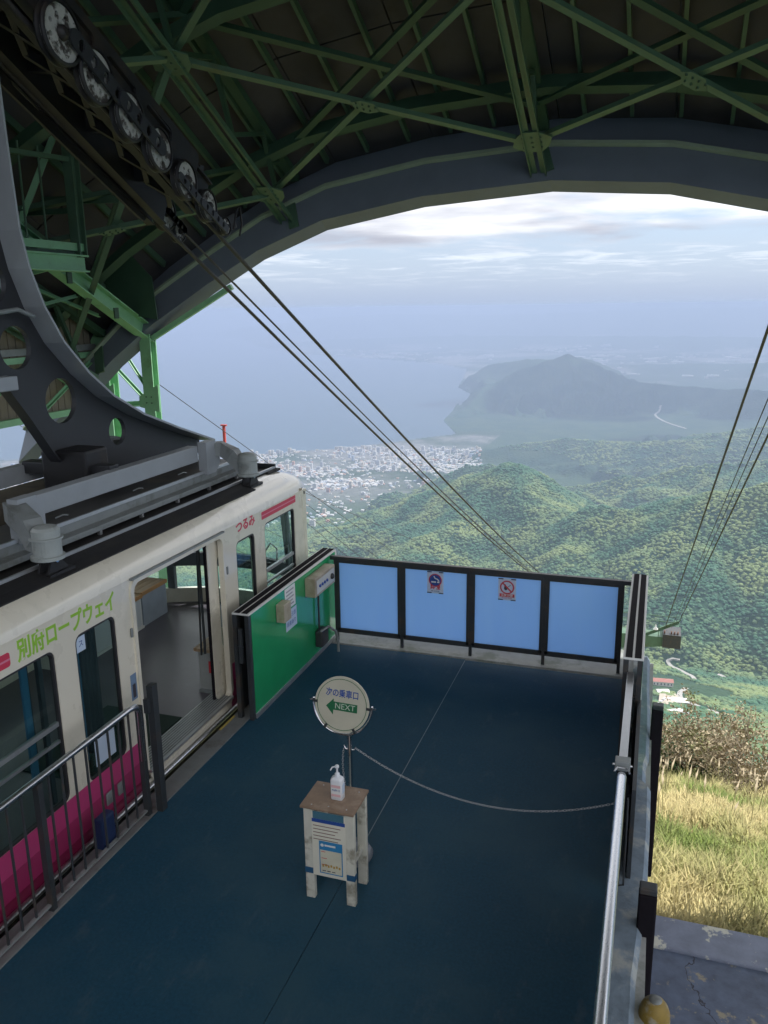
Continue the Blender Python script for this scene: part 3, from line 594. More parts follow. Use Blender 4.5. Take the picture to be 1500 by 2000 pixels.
# broadcast mast on the near hill, red and white lattice tower far left
p = ground_at(-12.75, 11.05)
MB().tube([p - Vector((0, 0, 4)), p + Vector((0, 0, 45))], [2.0, .8], 6).build('radio_mast', WALLP); tag(bpy.data.objects['radio_mast'], 'thin pale radio mast on the hill crest above the city', 'mast')

# ---- two flat clouds, hidden by the roof, placed to shade mountain and hills
def cloud(label, cx, cy, cz, ax, ay, seed):
    rg_ = np.random.default_rng(seed); bm = bmesh.new()
    for k in range(26):
        a = 2 * math.pi * rg_.random(); q = rg_.random() ** .5; r_ = (.30 + .25 * rg_.random()) * min(ax, ay) * (1.15 - .5 * q); ret = bmesh.ops.create_icosphere(bm, subdivisions=2, radius=r_)
        off = Vector((cx + math.cos(a) * ax * q * .85, cy + math.sin(a) * ay * q * .85, cz + 60 * rg_.normal()))
        for v in ret['verts']: v.co = Vector((v.co.x * 1.3, v.co.y, v.co.z * .38 if v.co.z > 0 else v.co.z * .12)) * (1 + .08 * rg_.normal()) + off
    mb = MB(); mb.bm(bm, True); o = mb.build('cloud', CLM); return tag(o, label, 'cloud')
CLM = M('cloud_white', (.88, .88, .90), 1.0, var=.02, scale=.002)
cloud('long flat unseen cloud placed to shade the mountain across the bay', 1270, 13400, 2300, 2700, 1150, 3); cloud('smaller flat unseen cloud placed to shade the hills inland of the mountain', 3300, 10700, 2350, 1500, 800, 5)

# ---- air: pale haze over the whole land
hz = MB(); hz.box(-66000, 58000, -58000, 66000, SEA - 17, 22.0); haze = hz.build('haze', M('haze_unused', (1, 1, 1)))
haze.data.materials.clear(); hm = bpy.data.materials.new('thin_blue_haze'); hm.use_nodes = True; nt = hm.node_tree; nt.nodes.clear()
pv = N(nt, 'ShaderNodeVolumePrincipled'); pv.inputs['Color'].default_value = (.345, .418, .58, 1); pv.inputs['Density'].default_value = 9.2e-5; pv.inputs['Anisotropy'].default_value = .15
oo = N(nt, 'ShaderNodeOutputMaterial'); nt.links.new(pv.outputs[0], oo.inputs['Volume']); haze.data.materials.append(hm)
tag(haze, 'pale blue haze lying over the land and the bay', 'haze', kind='stuff')

# ================================================================== the station
# roof frame: the vault runs parallel to the ropes; s along the fall line, a across, h square to it
RD = Vector((0.0161, 0.8921, -0.4516)).normalized(); RL = Vector((0.9998, -0.0180, 0)).normalized(); RN = RL.cross(RD).normalized()
def RF(a, h, s): return RL * a + RN * h + RD * s
RIM = [(-10.1, 6.2), (-8.69, 8.03), (-8.1, 8.62), (-7.2, 9.33), (-6.4, 9.90), (-5.38, 10.38), (-3.8, 10.70), (-1.87, 10.84), (-0.23, 10.69), (1.3, 10.28), (2.3, 9.86), (3.3, 9.3), (4.2, 8.6), (5.2, 7.55)]
def rimh(a): return float(np.interp(a, [p[0] for p in RIM], [p[1] for p in RIM]))
SH = 1.15                      # shell above the rim's lower edge
roof = thing('station_roof', 'dark vaulted steel roof with green trusses over the platform', 'roof', RF(-1.87, 10.8, 9))
S0, S1 = -9.0, 9.0
for i in range(len(RIM) - 1):   # boarded ceiling, one panel per facet and bay, joints left open
    (a0, h0), (a1, h1) = RIM[i], RIM[i + 1]; bays = np.linspace(S0, S1 + .25, 8); L = math.hypot(a1 - a0, h1 - h0)
    for j in range(7):
        g = .012; f0, f1 = g / L, 1 - g / L; q0 = (a0 + (a1 - a0) * f0, h0 + (h1 - h0) * f0 + SH); q1 = (a0 + (a1 - a0) * f1, h0 + (h1 - h0) * f1 + SH)
        sA, sB = bays[j] + g, bays[j + 1] - g; t = .06
        mb = MB(); mb.add([RF(q0[0], q0[1], sA), RF(q1[0], q1[1], sA), RF(q1[0], q1[1], sB), RF(q0[0], q0[1], sB), RF(q0[0], q0[1] + t, sA), RF(q1[0], q1[1] + t, sA), RF(q1[0], q1[1] + t, sB), RF(q0[0], q0[1] + t, sB)],
               [(0, 1, 2, 3), (7, 6, 5, 4), (0, 4, 5, 1), (1, 5, 6, 2), (2, 6, 7, 3), (3, 7, 4, 0)]); mb.build('ceiling_panel', CEIL, roof)
mb = MB(); mb.loft([[RF(a, h + SH + .08, S0) for a, h in RIM], [RF(a, h + SH + .08, S1 + .3) for a, h in RIM], [RF(a, h + SH + .2, S1 + .3) for a, h in RIM], [RF(a, h + SH + .2, S0) for a, h in RIM], [RF(a, h + SH + .08, S0) for a, h in RIM]], closed=False); mb.build('roof_covering', RIMM, roof)
def rimring(lo, hi, s0, s1, name, mat):
    mb = MB(); mb.loft([[RF(a, h + o, s) for a, h in RIM] for o, s in ((lo, s0), (lo, s1), (hi, s1), (hi, s0), (lo, s0))], closed=False)
    return mb.build(name, mat, roof)
rimring(0.0, .62, 8.72, 9.0, 'rim_beam', RIMM)
rimring(.62, SH, 8.9, 9.02, 'fascia', RIMM)
rimring(.545, .60, 8.64, 8.715, 'rim_flange', M('pale_green_flange_paint', (.34, .42, .30), .5, var=.12, scale=4))
rimring(.75, .95, 7.75, 7.9, 'cross_rib', GREEND)
for s in (5.3, 2.3, -1): rimring(.55, .80, s - .07, s + .07, 'cross_rib', GREEND)
# purlins under the boards
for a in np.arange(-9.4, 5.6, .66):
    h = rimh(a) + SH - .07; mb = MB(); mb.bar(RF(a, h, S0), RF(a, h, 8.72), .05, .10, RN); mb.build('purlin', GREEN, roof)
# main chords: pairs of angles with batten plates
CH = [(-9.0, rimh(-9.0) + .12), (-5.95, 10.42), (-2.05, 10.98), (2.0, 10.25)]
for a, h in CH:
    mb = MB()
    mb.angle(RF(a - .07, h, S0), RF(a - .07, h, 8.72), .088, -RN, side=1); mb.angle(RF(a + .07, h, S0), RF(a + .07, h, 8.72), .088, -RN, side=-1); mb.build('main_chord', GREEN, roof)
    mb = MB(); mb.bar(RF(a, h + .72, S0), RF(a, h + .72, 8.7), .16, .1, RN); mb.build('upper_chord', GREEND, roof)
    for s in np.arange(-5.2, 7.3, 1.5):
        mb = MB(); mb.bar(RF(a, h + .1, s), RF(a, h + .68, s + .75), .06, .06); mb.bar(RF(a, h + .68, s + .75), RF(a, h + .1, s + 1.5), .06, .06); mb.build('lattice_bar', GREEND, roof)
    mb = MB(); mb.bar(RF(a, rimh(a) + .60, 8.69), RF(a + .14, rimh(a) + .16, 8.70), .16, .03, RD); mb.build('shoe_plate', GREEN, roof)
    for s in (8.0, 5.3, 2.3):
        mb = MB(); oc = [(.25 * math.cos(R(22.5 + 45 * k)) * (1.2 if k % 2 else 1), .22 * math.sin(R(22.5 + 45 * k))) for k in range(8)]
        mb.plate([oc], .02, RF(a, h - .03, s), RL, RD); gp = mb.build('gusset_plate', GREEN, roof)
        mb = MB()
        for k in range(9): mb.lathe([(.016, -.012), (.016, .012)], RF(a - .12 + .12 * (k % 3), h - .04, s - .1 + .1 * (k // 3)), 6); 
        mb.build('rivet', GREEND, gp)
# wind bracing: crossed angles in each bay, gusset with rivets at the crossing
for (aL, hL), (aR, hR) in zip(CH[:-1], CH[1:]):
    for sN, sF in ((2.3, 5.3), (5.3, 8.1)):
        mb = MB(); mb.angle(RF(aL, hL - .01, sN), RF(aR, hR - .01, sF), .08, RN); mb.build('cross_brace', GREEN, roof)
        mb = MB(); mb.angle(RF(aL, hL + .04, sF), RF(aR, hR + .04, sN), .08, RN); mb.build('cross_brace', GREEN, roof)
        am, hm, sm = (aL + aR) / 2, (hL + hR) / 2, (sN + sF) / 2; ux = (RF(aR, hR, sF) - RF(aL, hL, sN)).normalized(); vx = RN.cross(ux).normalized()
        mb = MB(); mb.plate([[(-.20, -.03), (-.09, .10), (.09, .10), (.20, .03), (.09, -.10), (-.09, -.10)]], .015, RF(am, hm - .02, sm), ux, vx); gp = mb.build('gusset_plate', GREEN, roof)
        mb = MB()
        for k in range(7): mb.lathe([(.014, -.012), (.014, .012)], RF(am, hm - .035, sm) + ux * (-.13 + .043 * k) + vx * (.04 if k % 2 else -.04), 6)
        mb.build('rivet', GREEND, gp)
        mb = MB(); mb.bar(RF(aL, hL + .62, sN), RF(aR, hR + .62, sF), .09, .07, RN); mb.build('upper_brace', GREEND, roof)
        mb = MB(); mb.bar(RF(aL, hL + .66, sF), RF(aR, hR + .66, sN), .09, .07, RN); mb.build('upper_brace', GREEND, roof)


# rear wall of the hall behind the viewer, half width to shape the light
mb = MB(); mb.box(-11.5, -3.2, -2.4, -2.1, -6, 17); o = mb.build('station_wall', M('dark_station_wall', (.13, .13, .12), .9, var=.15, scale=2)); tag(o, 'dark half-width rear wall of the cable car station hall', 'wall')

# platform
mb = MB(); mb.box(-3.86, .16, -2.1, 9.25, -3.2, -.012); o = struct(mb.build('platform_base', CONC)); o['label'] = 'concrete body of the boarding platform'
mb = MB(); mb.box(-3.68, -1.925, -2.1, 8.72, -.012, 0.0); a = mb.build('floor_sheet', FLOORB); mb = MB(); mb.box(-1.919, -.06, -2.1, 8.70, -.012, 0.0); b = mb.build('floor_sheet', FLOORB)
pf = MB(); pf.box(-1.9255, -1.9185, 4.9, 8.69, -.0105, .0012); pf = struct(pf.build('platform_floor', M('pale_floor_joint', (.20, .24, .27), .8))); pf['label'] = 'dark blue rubber floor of the boarding platform with a thin joint'
for q in (a, b): q.parent = pf
# painted edge strip towards the cabin, kerb by the drop, ledge outside the fence
mb = MB(); mb.bbox(-3.87, -3.683, -2.1, 9.1, -.3, .006, .006); o = struct(mb.build('platform_edge', STRIP)); o['label'] = 'grey painted platform edge beside the cabin'
mb = MB(); mb.box(-3.7, .05, 8.74, 9.5, -.5, .012); o = struct(mb.build('ledge', CONC)); o['label'] = 'sunlit concrete ledge outside the far fence'
pts = [(-.055, -2.1), (.10, -2.1), (.105, 4.4), (.15, 5.1), (.165, 5.9), (.165, 6.55), (.12, 6.62), (.12, 6.9), (.142, 7.05), (.142, 7.9), (.125, 8.5), (.12, 9.3), (-.055, 9.3)]
mb = MB(); rings = []
for z, e in ((-2.6, 0), (.0, 0), (.045, -.03)): rings.append([(x + (e if x > 0 else 0), y, z) for x, y in pts])
mb.loft(rings, caps=True); o = struct(mb.build('platform_kerb', CONCB)); o['label'] = 'weathered blue-grey concrete kerb along the right platform edge'
# berth floor to the right, cracked and peeling
mb = MB(); mb.bbox(.175, 6.2, -2.1, 6.92, -2.6, -1.5, .04); o = struct(mb.build('berth_floor', SLAB)); o['label'] = 'blue painted concrete berth floor with peeling patches'
mb = MB(); mb.bbox(.18, 6.1, 6.50, 6.90, -1.55, -1.47, .015); o = struct(mb.build('berth_edge', M('flaking_pale_edge_paint', (.17, .19, .25), .75, var=.25, scale=6, bump=.006, col2=(.50, .49, .42), cs=3.2, cthr=(.56, .60)))); o['label'] = 'paler flaking strip along the outer edge of the berth floor'
mb = MB(); mb.box(-10.5, -3.88, -2.1, 7.2, -3.0, -2.0); o = struct(mb.build('berth_floor', CONC)); o['label'] = 'concrete berth floor under the cabin'
# dark guide blocks fixed outside the kerb and the mustard-topped bollard
for y, lab in ((7.45, 'black guide block outside the kerb beside the striped housing'), (4.82, 'black guide block outside the kerb near the mustard bollard')):
    t = thing('guide_block', lab, 'guide block', (.23, y, -1.5), 'guide blocks outside the kerb')
    mb = MB(); mb.bbox(.145 if y > 6 else .095, .25 if y > 6 else .21, y, y + .095, -1.5, .30, .012); mb.build('block', BLACKR, t)
    mb = MB(); mb.bbox(.147 if y > 6 else .097, .248 if y > 6 else .208, y + .004, y + .091, .30, .345, .008); mb.build('cap', DARKS, t)
t = thing('bollard', 'white bollard with mustard domed top outside the kerb', 'bollard', (.215, 4.2, -1.5))
mb = MB(); mb.lathe([(.064, -1.5), (.064, -.02)], (.215, 4.2, 0), 20); mb.build('post', WHITE, t)
mb = MB(); mb.lathe([(.084, -.07), (.09, -.03), (.086, .02), (.073, .06), (.05, .09), (.03, .10)], (.215, 4.2, 0), 24); mb.build('dome', YELD, t)
mb = MB(); mb.lathe([(.038, .099), (.034, .106), (.012, .108)], (.215, 4.2, 0), 16); mb.build('cap', GREYP, t)

# ------------------------------------------------------------------ far fence with four blue sheets
FX = [-3.56, -2.725, -1.89, -1.045, -.215]; FY = 8.82
fence = thing('fence', 'dark steel fence with four blue sheets at the platform end', 'fence', (-1.9, FY, 0))
for x in FX: MB().bar((x, FY, .012), (x, FY, 1.05), .035, .035).build('post', DARKS, fence)
MB().bar((-3.66, FY, 1.075), (-.1, FY, 1.075), .05, .045).build('top_rail', DARKS, fence)
MB().bar((-3.545, FY + .001, .135), (-.23, FY + .001, .135), .026, .03).build('bottom_rail', DARKS, fence)
for i in range(4):
    x0, x1 = FX[i] + .018, FX[i + 1] - .018
    fr = MB(); w = .03
    fr.bar((x0, FY - .004, 1.035), (x1, FY - .004, 1.035), .03, w); fr.bar((x0, FY - .004, .165), (x1, FY - .004, .165), .03, w)
    fr.bar((x0 + w / 2, FY - .004, .15), (x0 + w / 2, FY - .004, 1.02), .03, w, (0, 1, 0)); fr.bar((x1 - w / 2, FY - .004, .15), (x1 - w / 2, FY - .004, 1.02), .03, w, (0, 1, 0)); fr.build('frame', DARKS, fence)
    MB().box(x0 + w, x1 - w, FY - .005, FY + .003, .18, 1.02).build('blue_sheet', SHEET, fence)
def sticker(x0, x1, z0, z1, kind):
    y = FY - .008; st = MB().box(x0, x1, y - .002, y, z0, z1).build('notice', PAPERT, fence, label=kind[0]); yy = y - .0035; cx = (x0 + x1) / 2; w = x1 - x0
    for xa in (x0, x1 - w * .28):
        for za in (z0, z1 - .012): MB().box(xa, xa + w * .28, yy - .001, yy, za, za + .012).build('tape', INKK, st)
    cz = z1 - .105; rr = w * .40
    if kind[1] == 'smoke':
        MB().plate([circ(cx, cz, rr, 28)], .001, (0, yy, 0), UX, UZ).build('red_disc', INKR, st)
        MB().plate([circ(cx, cz, rr * .86, 28)], .001, (0, yy - .0015, 0), UX, UZ).build('blue_disc', INKB, st)
        MB().box(cx - rr * .6, cx + rr * .12, yy - .004, yy - .003, cz - rr * .38, cz - rr * .16).build('cigarette', PAPER, st)
        MB().box(cx + rr * .3, cx + rr * .65, yy - .004, yy - .003, cz - rr * .38, cz - rr * .16).build('cigarette_tip', PAPER, st)
        MB().tube([(cx - rr * .2, yy - .004, cz + rr * .65), (cx, yy - .004, cz + rr * .3), (cx + rr * .35, yy - .004, cz + rr * .2), (cx + rr * .6, yy - .004, cz - rr * .1)], .006, 6).build('smoke_mark', PAPER, st)
        MB().text('禁煙', .062, (cx, yy, z0 + .075), UX, UZ, .0006, bold=.0015).build('lettering', INKR, st)
        MB().text('No smoking', .02, (cx, yy, z0 + .03), UX, UZ, .0006).build('lettering', INKK, st)
    else:
        MB().plate([circ(cx, cz, rr, 28), circ(cx, cz, rr * .82, 28)], .001, (0, yy, 0), UX, UZ).build('red_ring', INKR, st)
        MB().bar((cx - rr * .6, yy - .002, cz + rr * .6), (cx + rr * .6, yy - .002, cz - rr * .6), .0015, rr * .2, (1, 0, 1)).build('red_bar', INKR, st)
        MB().plate([[(cx - .035, cz - .02), (cx - .03, cz + .02), (cx - .015, cz + .04), (cx - .012, cz + .015), (cx + .005, cz - .005), (cx, cz - .03), (cx - .02, cz - .035)]], .001, (0, yy - .0005, 0), UX, UZ).build('flame_mark', INKK, st)
        MB().bar((cx, yy - .001, cz), (cx + .04, yy - .001, cz + .03), .001, .008, (1, 0, -1)).build('match_mark', GREYP, st)
        MB().box(cx - w * .42, cx + w * .42, yy - .001, yy, z0 + .04, z0 + .078).build('red_band', INKR, st)
        MB().text('火気厳禁', .034, (cx, yy - .0025, z0 + .059), UX, UZ, .0006, bold=.0006).build('lettering', PAPER, st)
        MB().text('No open flames', .018, (cx, yy, z0 + .028), UX, UZ, .0006).build('lettering', INKR, st)
sticker(-2.41, -2.215, .745, 1.012, ('white no smoking notice with blue and red disc', 'smoke'))
sticker(-1.573, -1.372, .745, 1.005, ('white no open flame notice with red ring', 'fire'))

# ------------------------------------------------------------------ gate housings
def housing(x0, x1, face, label, detail):
    t = thing('gate_housing', label, 'gate housing', ((x0 + x1) / 2, 7.8, 0), 'sliding gate housings')
    y0, y1 = 6.68, 8.98; zt = 1.13
    xi = x1 if face > 0 else x0
    fx = (xi - .012, xi) if face > 0 else (xi, xi + .012)
    MB().box(fx[0], fx[1], y0 + .05, y1 - .02, .05, zt - .02).build('green_panel', PANELG, t)
    bx_ = (x0, x0 + .012) if face > 0 else (x1 - .012, x1)
    MB().box(bx_[0], bx_[1], y0 + .05, y1 - .02, .05, zt - .02).build('back_panel', DARKS, t)
    MB().box(xi - .004 if face > 0 else xi - .012, xi + .012 if face > 0 else xi + .004, y0 + .05, y1, .0, .05).build('base_trim', ALU, t)
    MB().bbox(x0 - .004, x1 + .004, y0, y1, zt - .02, zt, .004).build('cap', WHITE, t)
    w = (x1 - x0)
    for k in (0, 1):
        a = x0 + w * (.10 + .46 * k); MB().box(a, a + w * .34, y0 + .006, y1 - .006, zt + .001, zt + .006).build('grip_strip', BLACKR, t)
    MB().box(x0 + .002, x0 + .045, y0 - .002, y0 + .05, 0, zt - .022).build('end_post', DARKS, t); MB().box(x1 - .045, x1 - .002, y0 - .002, y0 + .05, 0, zt - .022).build('end_post', DARKS, t)
    MB().box(x1 - .03, x1 + .006, y1 - .03, y1 + .008, 0, zt - .022).build('corner_trim', WHITE if detail else ALU, t)
    lt = MB(); lt.bar(((x0 + x1) / 2, y0 - .02, .62), ((x0 + x1) / 2, y0 - .02, .98), .035, .03, (0, 1, 0)); lt.bar(((x0 + x1) / 2 - .04, y0 - .035, .8), ((x0 + x1) / 2 + .04, y0 - .035, .8), .012, .012); lt.build('latch', DARKS, t)
    return t
hl = housing(-3.80, -3.62, 1, 'glossy green gate housing with striped top left of the blue fence', True)
housing(-.125, .035, 1, 'gate housing right of the blue fence seen along its striped top', False)
# control boxes, notices, lever on the green housing
XF = -3.62
cb = MB().bbox(XF + .002, XF + .13, 8.02, 8.62, .84, 1.06, .008).build('switch_box', BEIGE, hl, label='larger beige switch box with buttons')
MB().box(XF + .131, XF + .134, 8.06, 8.58, .87, 1.03).build('switch_plate', M('pale_switch_plate', (.55, .55, .52), .5), cb)
for k in range(4): MB().lathe([(.018, 0), (.018, .012), (.012, .016)], (XF + .135, 8.14 + .07 * k, .95), 10, 'x').build('button', INKB, cb)
MB().lathe([(.035, 0), (.035, .015), (.02, .03)], (XF + .135, 8.5, .95), 14, 'x').build('rotary_switch', DARKS, cb)
MB().bbox(XF + .002, XF + .10, 7.27, 7.44, .82, 1.02, .008).build('switch_box', BEIGE, hl, label='smaller beige switch box')
n1 = MB().box(XF + .001, XF + .003, 7.50, 7.76, .86, 1.10).build('notice', PAPER, hl); n2 = MB().box(XF + .001, XF + .003, 7.50, 7.78, .62, .84).build('notice', PAPERB, hl)
for k in range(5): MB().box(XF + .0035, XF + .0045, 7.53, 7.53 + .19 - .03 * (k % 2), 1.05 - .04 * k, 1.066 - .04 * k).build('printed_line', M('grey_ink', (.3, .3, .33), .6), n1)
for k in range(2): MB().text(('足元注意', '段差あり')[k], .06, (XF + .004, 7.64, .775 - .09 * k), UY, UZ, .0005).build('lettering', M('faded_blue_ink', (.12, .2, .45), .6), n2)
MB().tube([(XF + .03, 8.33, .84), (XF + .03, 8.33, .35), (XF + .035, 8.32, .2)], .012, 8).build('conduit', DARKS, hl)
lv = MB().bbox(XF + .004, XF + .10, 8.25, 8.45, .14, .34, .02).build('pedal_box', DARKS, hl)
MB().tube([(XF + .09, 8.22, .36), (XF + .16, 8.30, .40), (XF + .2, 8.42, .30), (XF + .215, 8.45, .15), (XF + .215, 8.45, .03)], .016, 8).build('lever', GREYP, lv)
MB().box(-3.862, -3.84, 6.40, 6.70, .006, .011).build('floor_marking', GOLD, hl)

# ------------------------------------------------------------------ left railing along the cabin
lr = thing('railing', 'barred railing with polished handrail beside the cabin', 'railing', (-3.72, 3.0, 0)); RXL = -3.725
MB().tube([(RXL, -1.5, 1.0), (RXL, 4.88, 1.0), (RXL, 4.96, .985), (RXL, 5.0, .93), (RXL, 5.0, .5)], .024, 12).build('handrail', STEEL, lr)
MB().bar((RXL, -1.5, .055), (RXL, 4.98, .055), .03, .014).build('bottom_rail', GREYP, lr)
for y in (5.0, 3.86, 2.7, 1.5): MB().bar((RXL, y, .004), (RXL, y, .975), .045, .045).build('post', DARKS, lr)
y = 4.86
while y > .3:
    if min(abs(y - q) for q in (3.86, 2.7, 1.5)) > .05: MB().tube([(RXL, y, .06), (RXL, y, .98)], .0095, 6).build('baluster', DARKS, lr)
    y -= .128
gp = thing('gate_post', 'flat dark gate post at the end of the barred railing', 'post', (-3.66, 5.1, 0))
MB().box(-3.69, -3.635, 5.07, 5.14, 0, 1.12).build('post', DARKS, gp); MB().box(-3.70, -3.66, 5.03, 5.066, .9, 1.02).build('latch', DARKS, gp)
MB().box(-3.715, -3.692, 5.10, 5.15, 0, 1.06).build('stop_bar', GREYP, gp)
MB().tube([(-3.72, 5.05, .78), (-3.73, 5.0, .74), (-3.72, 4.97, .78)], .005, 6).build('hook', STEEL, gp)
bp_ = thing('bumper', 'dark blue rubber bumper between railing and pink cabin skirt', 'bumper', (-3.82, 4.6, -.3))
MB().bbox(-3.86, -3.775, 4.50, 4.66, -.3, .26, .02).build('block', BLUEB, bp_); MB().box(-3.865, -3.86, 4.5, 4.66, -.3, .2).build('back_plate', DARKS, bp_)

# ------------------------------------------------------------------ right railing
rr = thing('railing', 'polished round handrail along the right platform edge', 'railing', (-.06, 3.0, 0)); RXR = -.06
MB().tube([(RXR, -1.5, 1.0), (RXR, 5.0, 1.0), (RXR, 5.06, .985), (RXR, 5.08, .94)], .03, 14).build('handrail', STEEL, rr)
for y in (5.05, 3.6, 2.2): MB().bar((RXR, y, 0), (RXR, y, .975), .045, .045).build('post', DARKS, rr)
MB().box(RXR - .006, RXR + .006, -1.5, 5.03, .06, .90).build('infill_plate', DARKS, rr)
MB().tube([(RXR - .05, 5.1, .99), (RXR - .03, 5.14, 1.0), (RXR + .03, 5.14, 1.0), (RXR + .05, 5.1, .99)], .006, 6).build('clip', STEEL, rr)
MB().tube([(RXR + .05, 4.95, .9), (RXR + .055, 4.95, .25), (RXR + .02, 4.95, .24)], .007, 6).build('drop_bolt', DARKS, rr)
gb = thing('gate_bar', 'flat grey bar closing the gap before the striped housing', 'gate bar', (RXR, 5.9, 0))
MB().bbox(RXR - .028, RXR + .028, 5.2, 6.69, .975, 1.0, .004).build('bar', ALU, gb)
MB().bbox(RXR - .05, RXR + .05, 5.18, 5.26, .95, 1.02, .006).build('latch_block', GREYP, gb); MB().bar((RXR, 5.22, 0), (RXR, 5.22, .95), .05, .05).build('post', DARKS, gb)
MB().box(RXR - .012, RXR + .012, 5.26, 6.69, .05, .9).build('infill_plate', DARKS, gb); MB().box(.012, .04, 5.3, 6.7, .046, .75).build('guard_plate', DARKS, gb)
for s in (-1, 1): MB().lathe([(.008, 0), (.008, .02)], (RXR + s * .055 - .01, 5.2, .985), 8, 'x').build('bolt', STEEL, gb)

# ------------------------------------------------------------------ little table with poster and bottle
tb = thing('side_table', 'small wooden table with brown top and poster in front of the sign', 'table', (-1.93, 4.64, 0)); TZ_ = .73
MB().bbox(-2.125, -1.735, 4.487, 4.80, TZ_ - .018, TZ_, .003).build('tabletop', TTOP, tb)
for x in (-2.075, -1.775):
    for y in (4.525, 4.76):
        lg = MB().bbox(x - .032, x + .032, y - .02, y + .02, 0, TZ_ - .02, .003).build('leg', TLEG, tb)
        if y < 4.6: MB().box(x - .034, x + .034, y - .022, y + .021, .20, .245).build('tape', TAPE, lg)
MB().bar((-1.775, 4.545, .30), (-1.775, 4.74, .30), .02, .035).build('side_rail', TLEG, tb); MB().bar((-2.075, 4.545, .30), (-2.075, 4.74, .30), .02, .035).build('side_rail', TLEG, tb)
for x, y in ((-2.05, 4.52), (-1.80, 4.53), (-2.06, 4.76), (-1.79, 4.75), (-1.93, 4.53)): MB().lathe([(.005, 0), (.005, .002), (.003, .003)], (x, y, TZ_), 8).build('screw', STEEL, tb)
yp = 4.500
po = MB().box(-2.045, -1.80, yp - .002, yp, .20, .70).build('poster', M('yellowed_poster', (.70, .68, .58), .6, var=.05, scale=12), tb, label='information poster taped to the front')
def flat(x0, x1, z0, z1, m, nm, k=1): return MB().box(x0, x1, yp - .002 - .0012 * k, yp - .0012 * k - .0012, z0, z1).build(nm, m, po)
flat(-2.035, -1.81, .645, .70, M('faded_blue_cover', (.06, .16, .22), .5), 'blue_header'); flat(-2.043, -1.802, .617, .644, INKB, 'blue_band')
for k in range(5): flat(-2.035, -1.835 - .02 * ((k * 7) % 3), .588 - .026 * k, .594 - .026 * k, M('brown_ink', (.22, .14, .12), .6), 'printed_line')
flat(-1.995, -1.825, .225, .478, INKC, 'inner_frame'); flat(-1.988, -1.832, .234, .410, M('cream_print', (.60, .58, .46), .6), 'inner_page', 2)
MB().plate([circ(-1.972, .447, .012, 16)], .001, (0, yp - .0045, 0), UX, UZ).build('round_mark', PAPER, po); flat(-1.955, -1.875, .441, .455, PAPER, 'title_line', 2)
for k in range(3): flat(-1.98, -1.95 + .01 * k, .395 - .05 * k, .399 - .05 * k, INKR, 'red_line', 3)
for k in range(7): flat(-1.975 + .02 * k, -1.962 + .02 * k, .278 + .006 * (k % 2), .296 + .006 * (k % 2), INKY, 'small_figure', 3)
for k in range(3): flat(-1.975 + .035 * k, -1.95 + .035 * k, .246, .252, INKK, 'caption', 3)
bt = thing('pump_bottle', 'white hand sanitiser pump bottle on the small table', 'bottle', (-1.905, 4.64, TZ_)); bx0, by0 = -1.905, 4.64
def rsec(w, d, z, r): return [(bx0 + x, by0 + y, TZ_ + z) for x, y in rrect(-w, w, -d, d, r, 4)]
mb = MB(); mb.loft([rsec(.038, .027, .001, .012), rsec(.043, .031, .006, .014), rsec(.043, .031, .145, .014), rsec(.040, .028, .158, .014), rsec(.026, .022, .168, .016), rsec(.016, .016, .172, .0155)], smooth=True, caps=True); mb.build('body', BOTTLE, bt)
MB().lathe([(.017, .172), (.017, .192), (.012, .195), (.008, .2), (.006, .232), (.014, .236), (.014, .25), (.009, .255)], (bx0, by0, TZ_), 16).build('pump_head', BOTTLE, bt)
MB().tube([(bx0, by0, TZ_ + .245), (bx0 - .03, by0 - .012, TZ_ + .24), (bx0 - .042, by0 - .016, TZ_ + .218)], .005, 8).build('spout', BOTTLE, bt)
lb = MB().box(bx0 - .034, bx0 + .034, by0 - .0325, by0 - .0312, TZ_ + .03, TZ_ + .12).build('paper_label', PAPER, bt)
MB().box(bx0 - .034, bx0 + .034, by0 - .0332, by0 - .0326, TZ_ + .098, TZ_ + .118).build('pink_band', PINKL, lb); MB().box(bx0 - .034, bx0 + .034, by0 - .0332, by0 - .0326, TZ_ + .032, TZ_ + .050).build('pink_band', PINKL, lb)
MB().text('アルボナース', .018, (bx0, by0 - .0335, TZ_ + .078), UX, UZ, .0004, width=.058, bold=.0005).build('lettering', INKB, lb)
MB().box(bx0 + .0431, bx0 + .0436, by0 - .022, by0 + .022, TZ_ + .05, TZ_ + .12).build('side_label', PAPERB, bt)

# ------------------------------------------------------------------ round NEXT sign on a chrome stand
sg = thing('sign_stand', 'round sign on chrome post pointing left to the next boarding gate', 'sign', (-1.945, 5.02, 0)); SX, SY, SZc = -1.985, 5.0, 1.262
tl = R(-1.5); U_ = Vector((math.cos(tl), 0, math.sin(tl))); V_ = Vector((-math.sin(tl), .16, math.cos(tl))).normalized(); W_ = U_.cross(V_).normalized()   # W_ points away from the viewer's side
if W_.y > 0: W_ = -W_
Oc = Vector((SX, SY - .035, SZc))
def on(d): return Oc + W_ * d
MB().plate([circ(0, 0, .205, 48)], .012, Oc, U_, V_).build('disc', SIGNC, sg)
MB().plate([circ(0, 0, .188, 48), circ(0, 0, .184, 48)], .001, on(.0072), U_, V_).build('green_ring', INKG, sg)
MB().plate([[(-.118, -.022), (-.062, .038), (-.062, .016), (.118, .016), (.118, -.044), (-.062, -.044), (-.062, -.080)]], .001, on(.0072), U_, V_).build('arrow', INKG, sg)
MB().text('NEXT', .058, on(.0088) + U_ * .025 + V_ * -.014, U_, V_, .0005, width=.15).build('lettering', M('pale_lettering', (.50, .56, .46), .6), sg)
MB().text('次の乗車口', .062, on(.0072) + V_ * .078, U_, V_, .0005, width=.245, bold=.001).build('lettering', INKB, sg)
rg = []
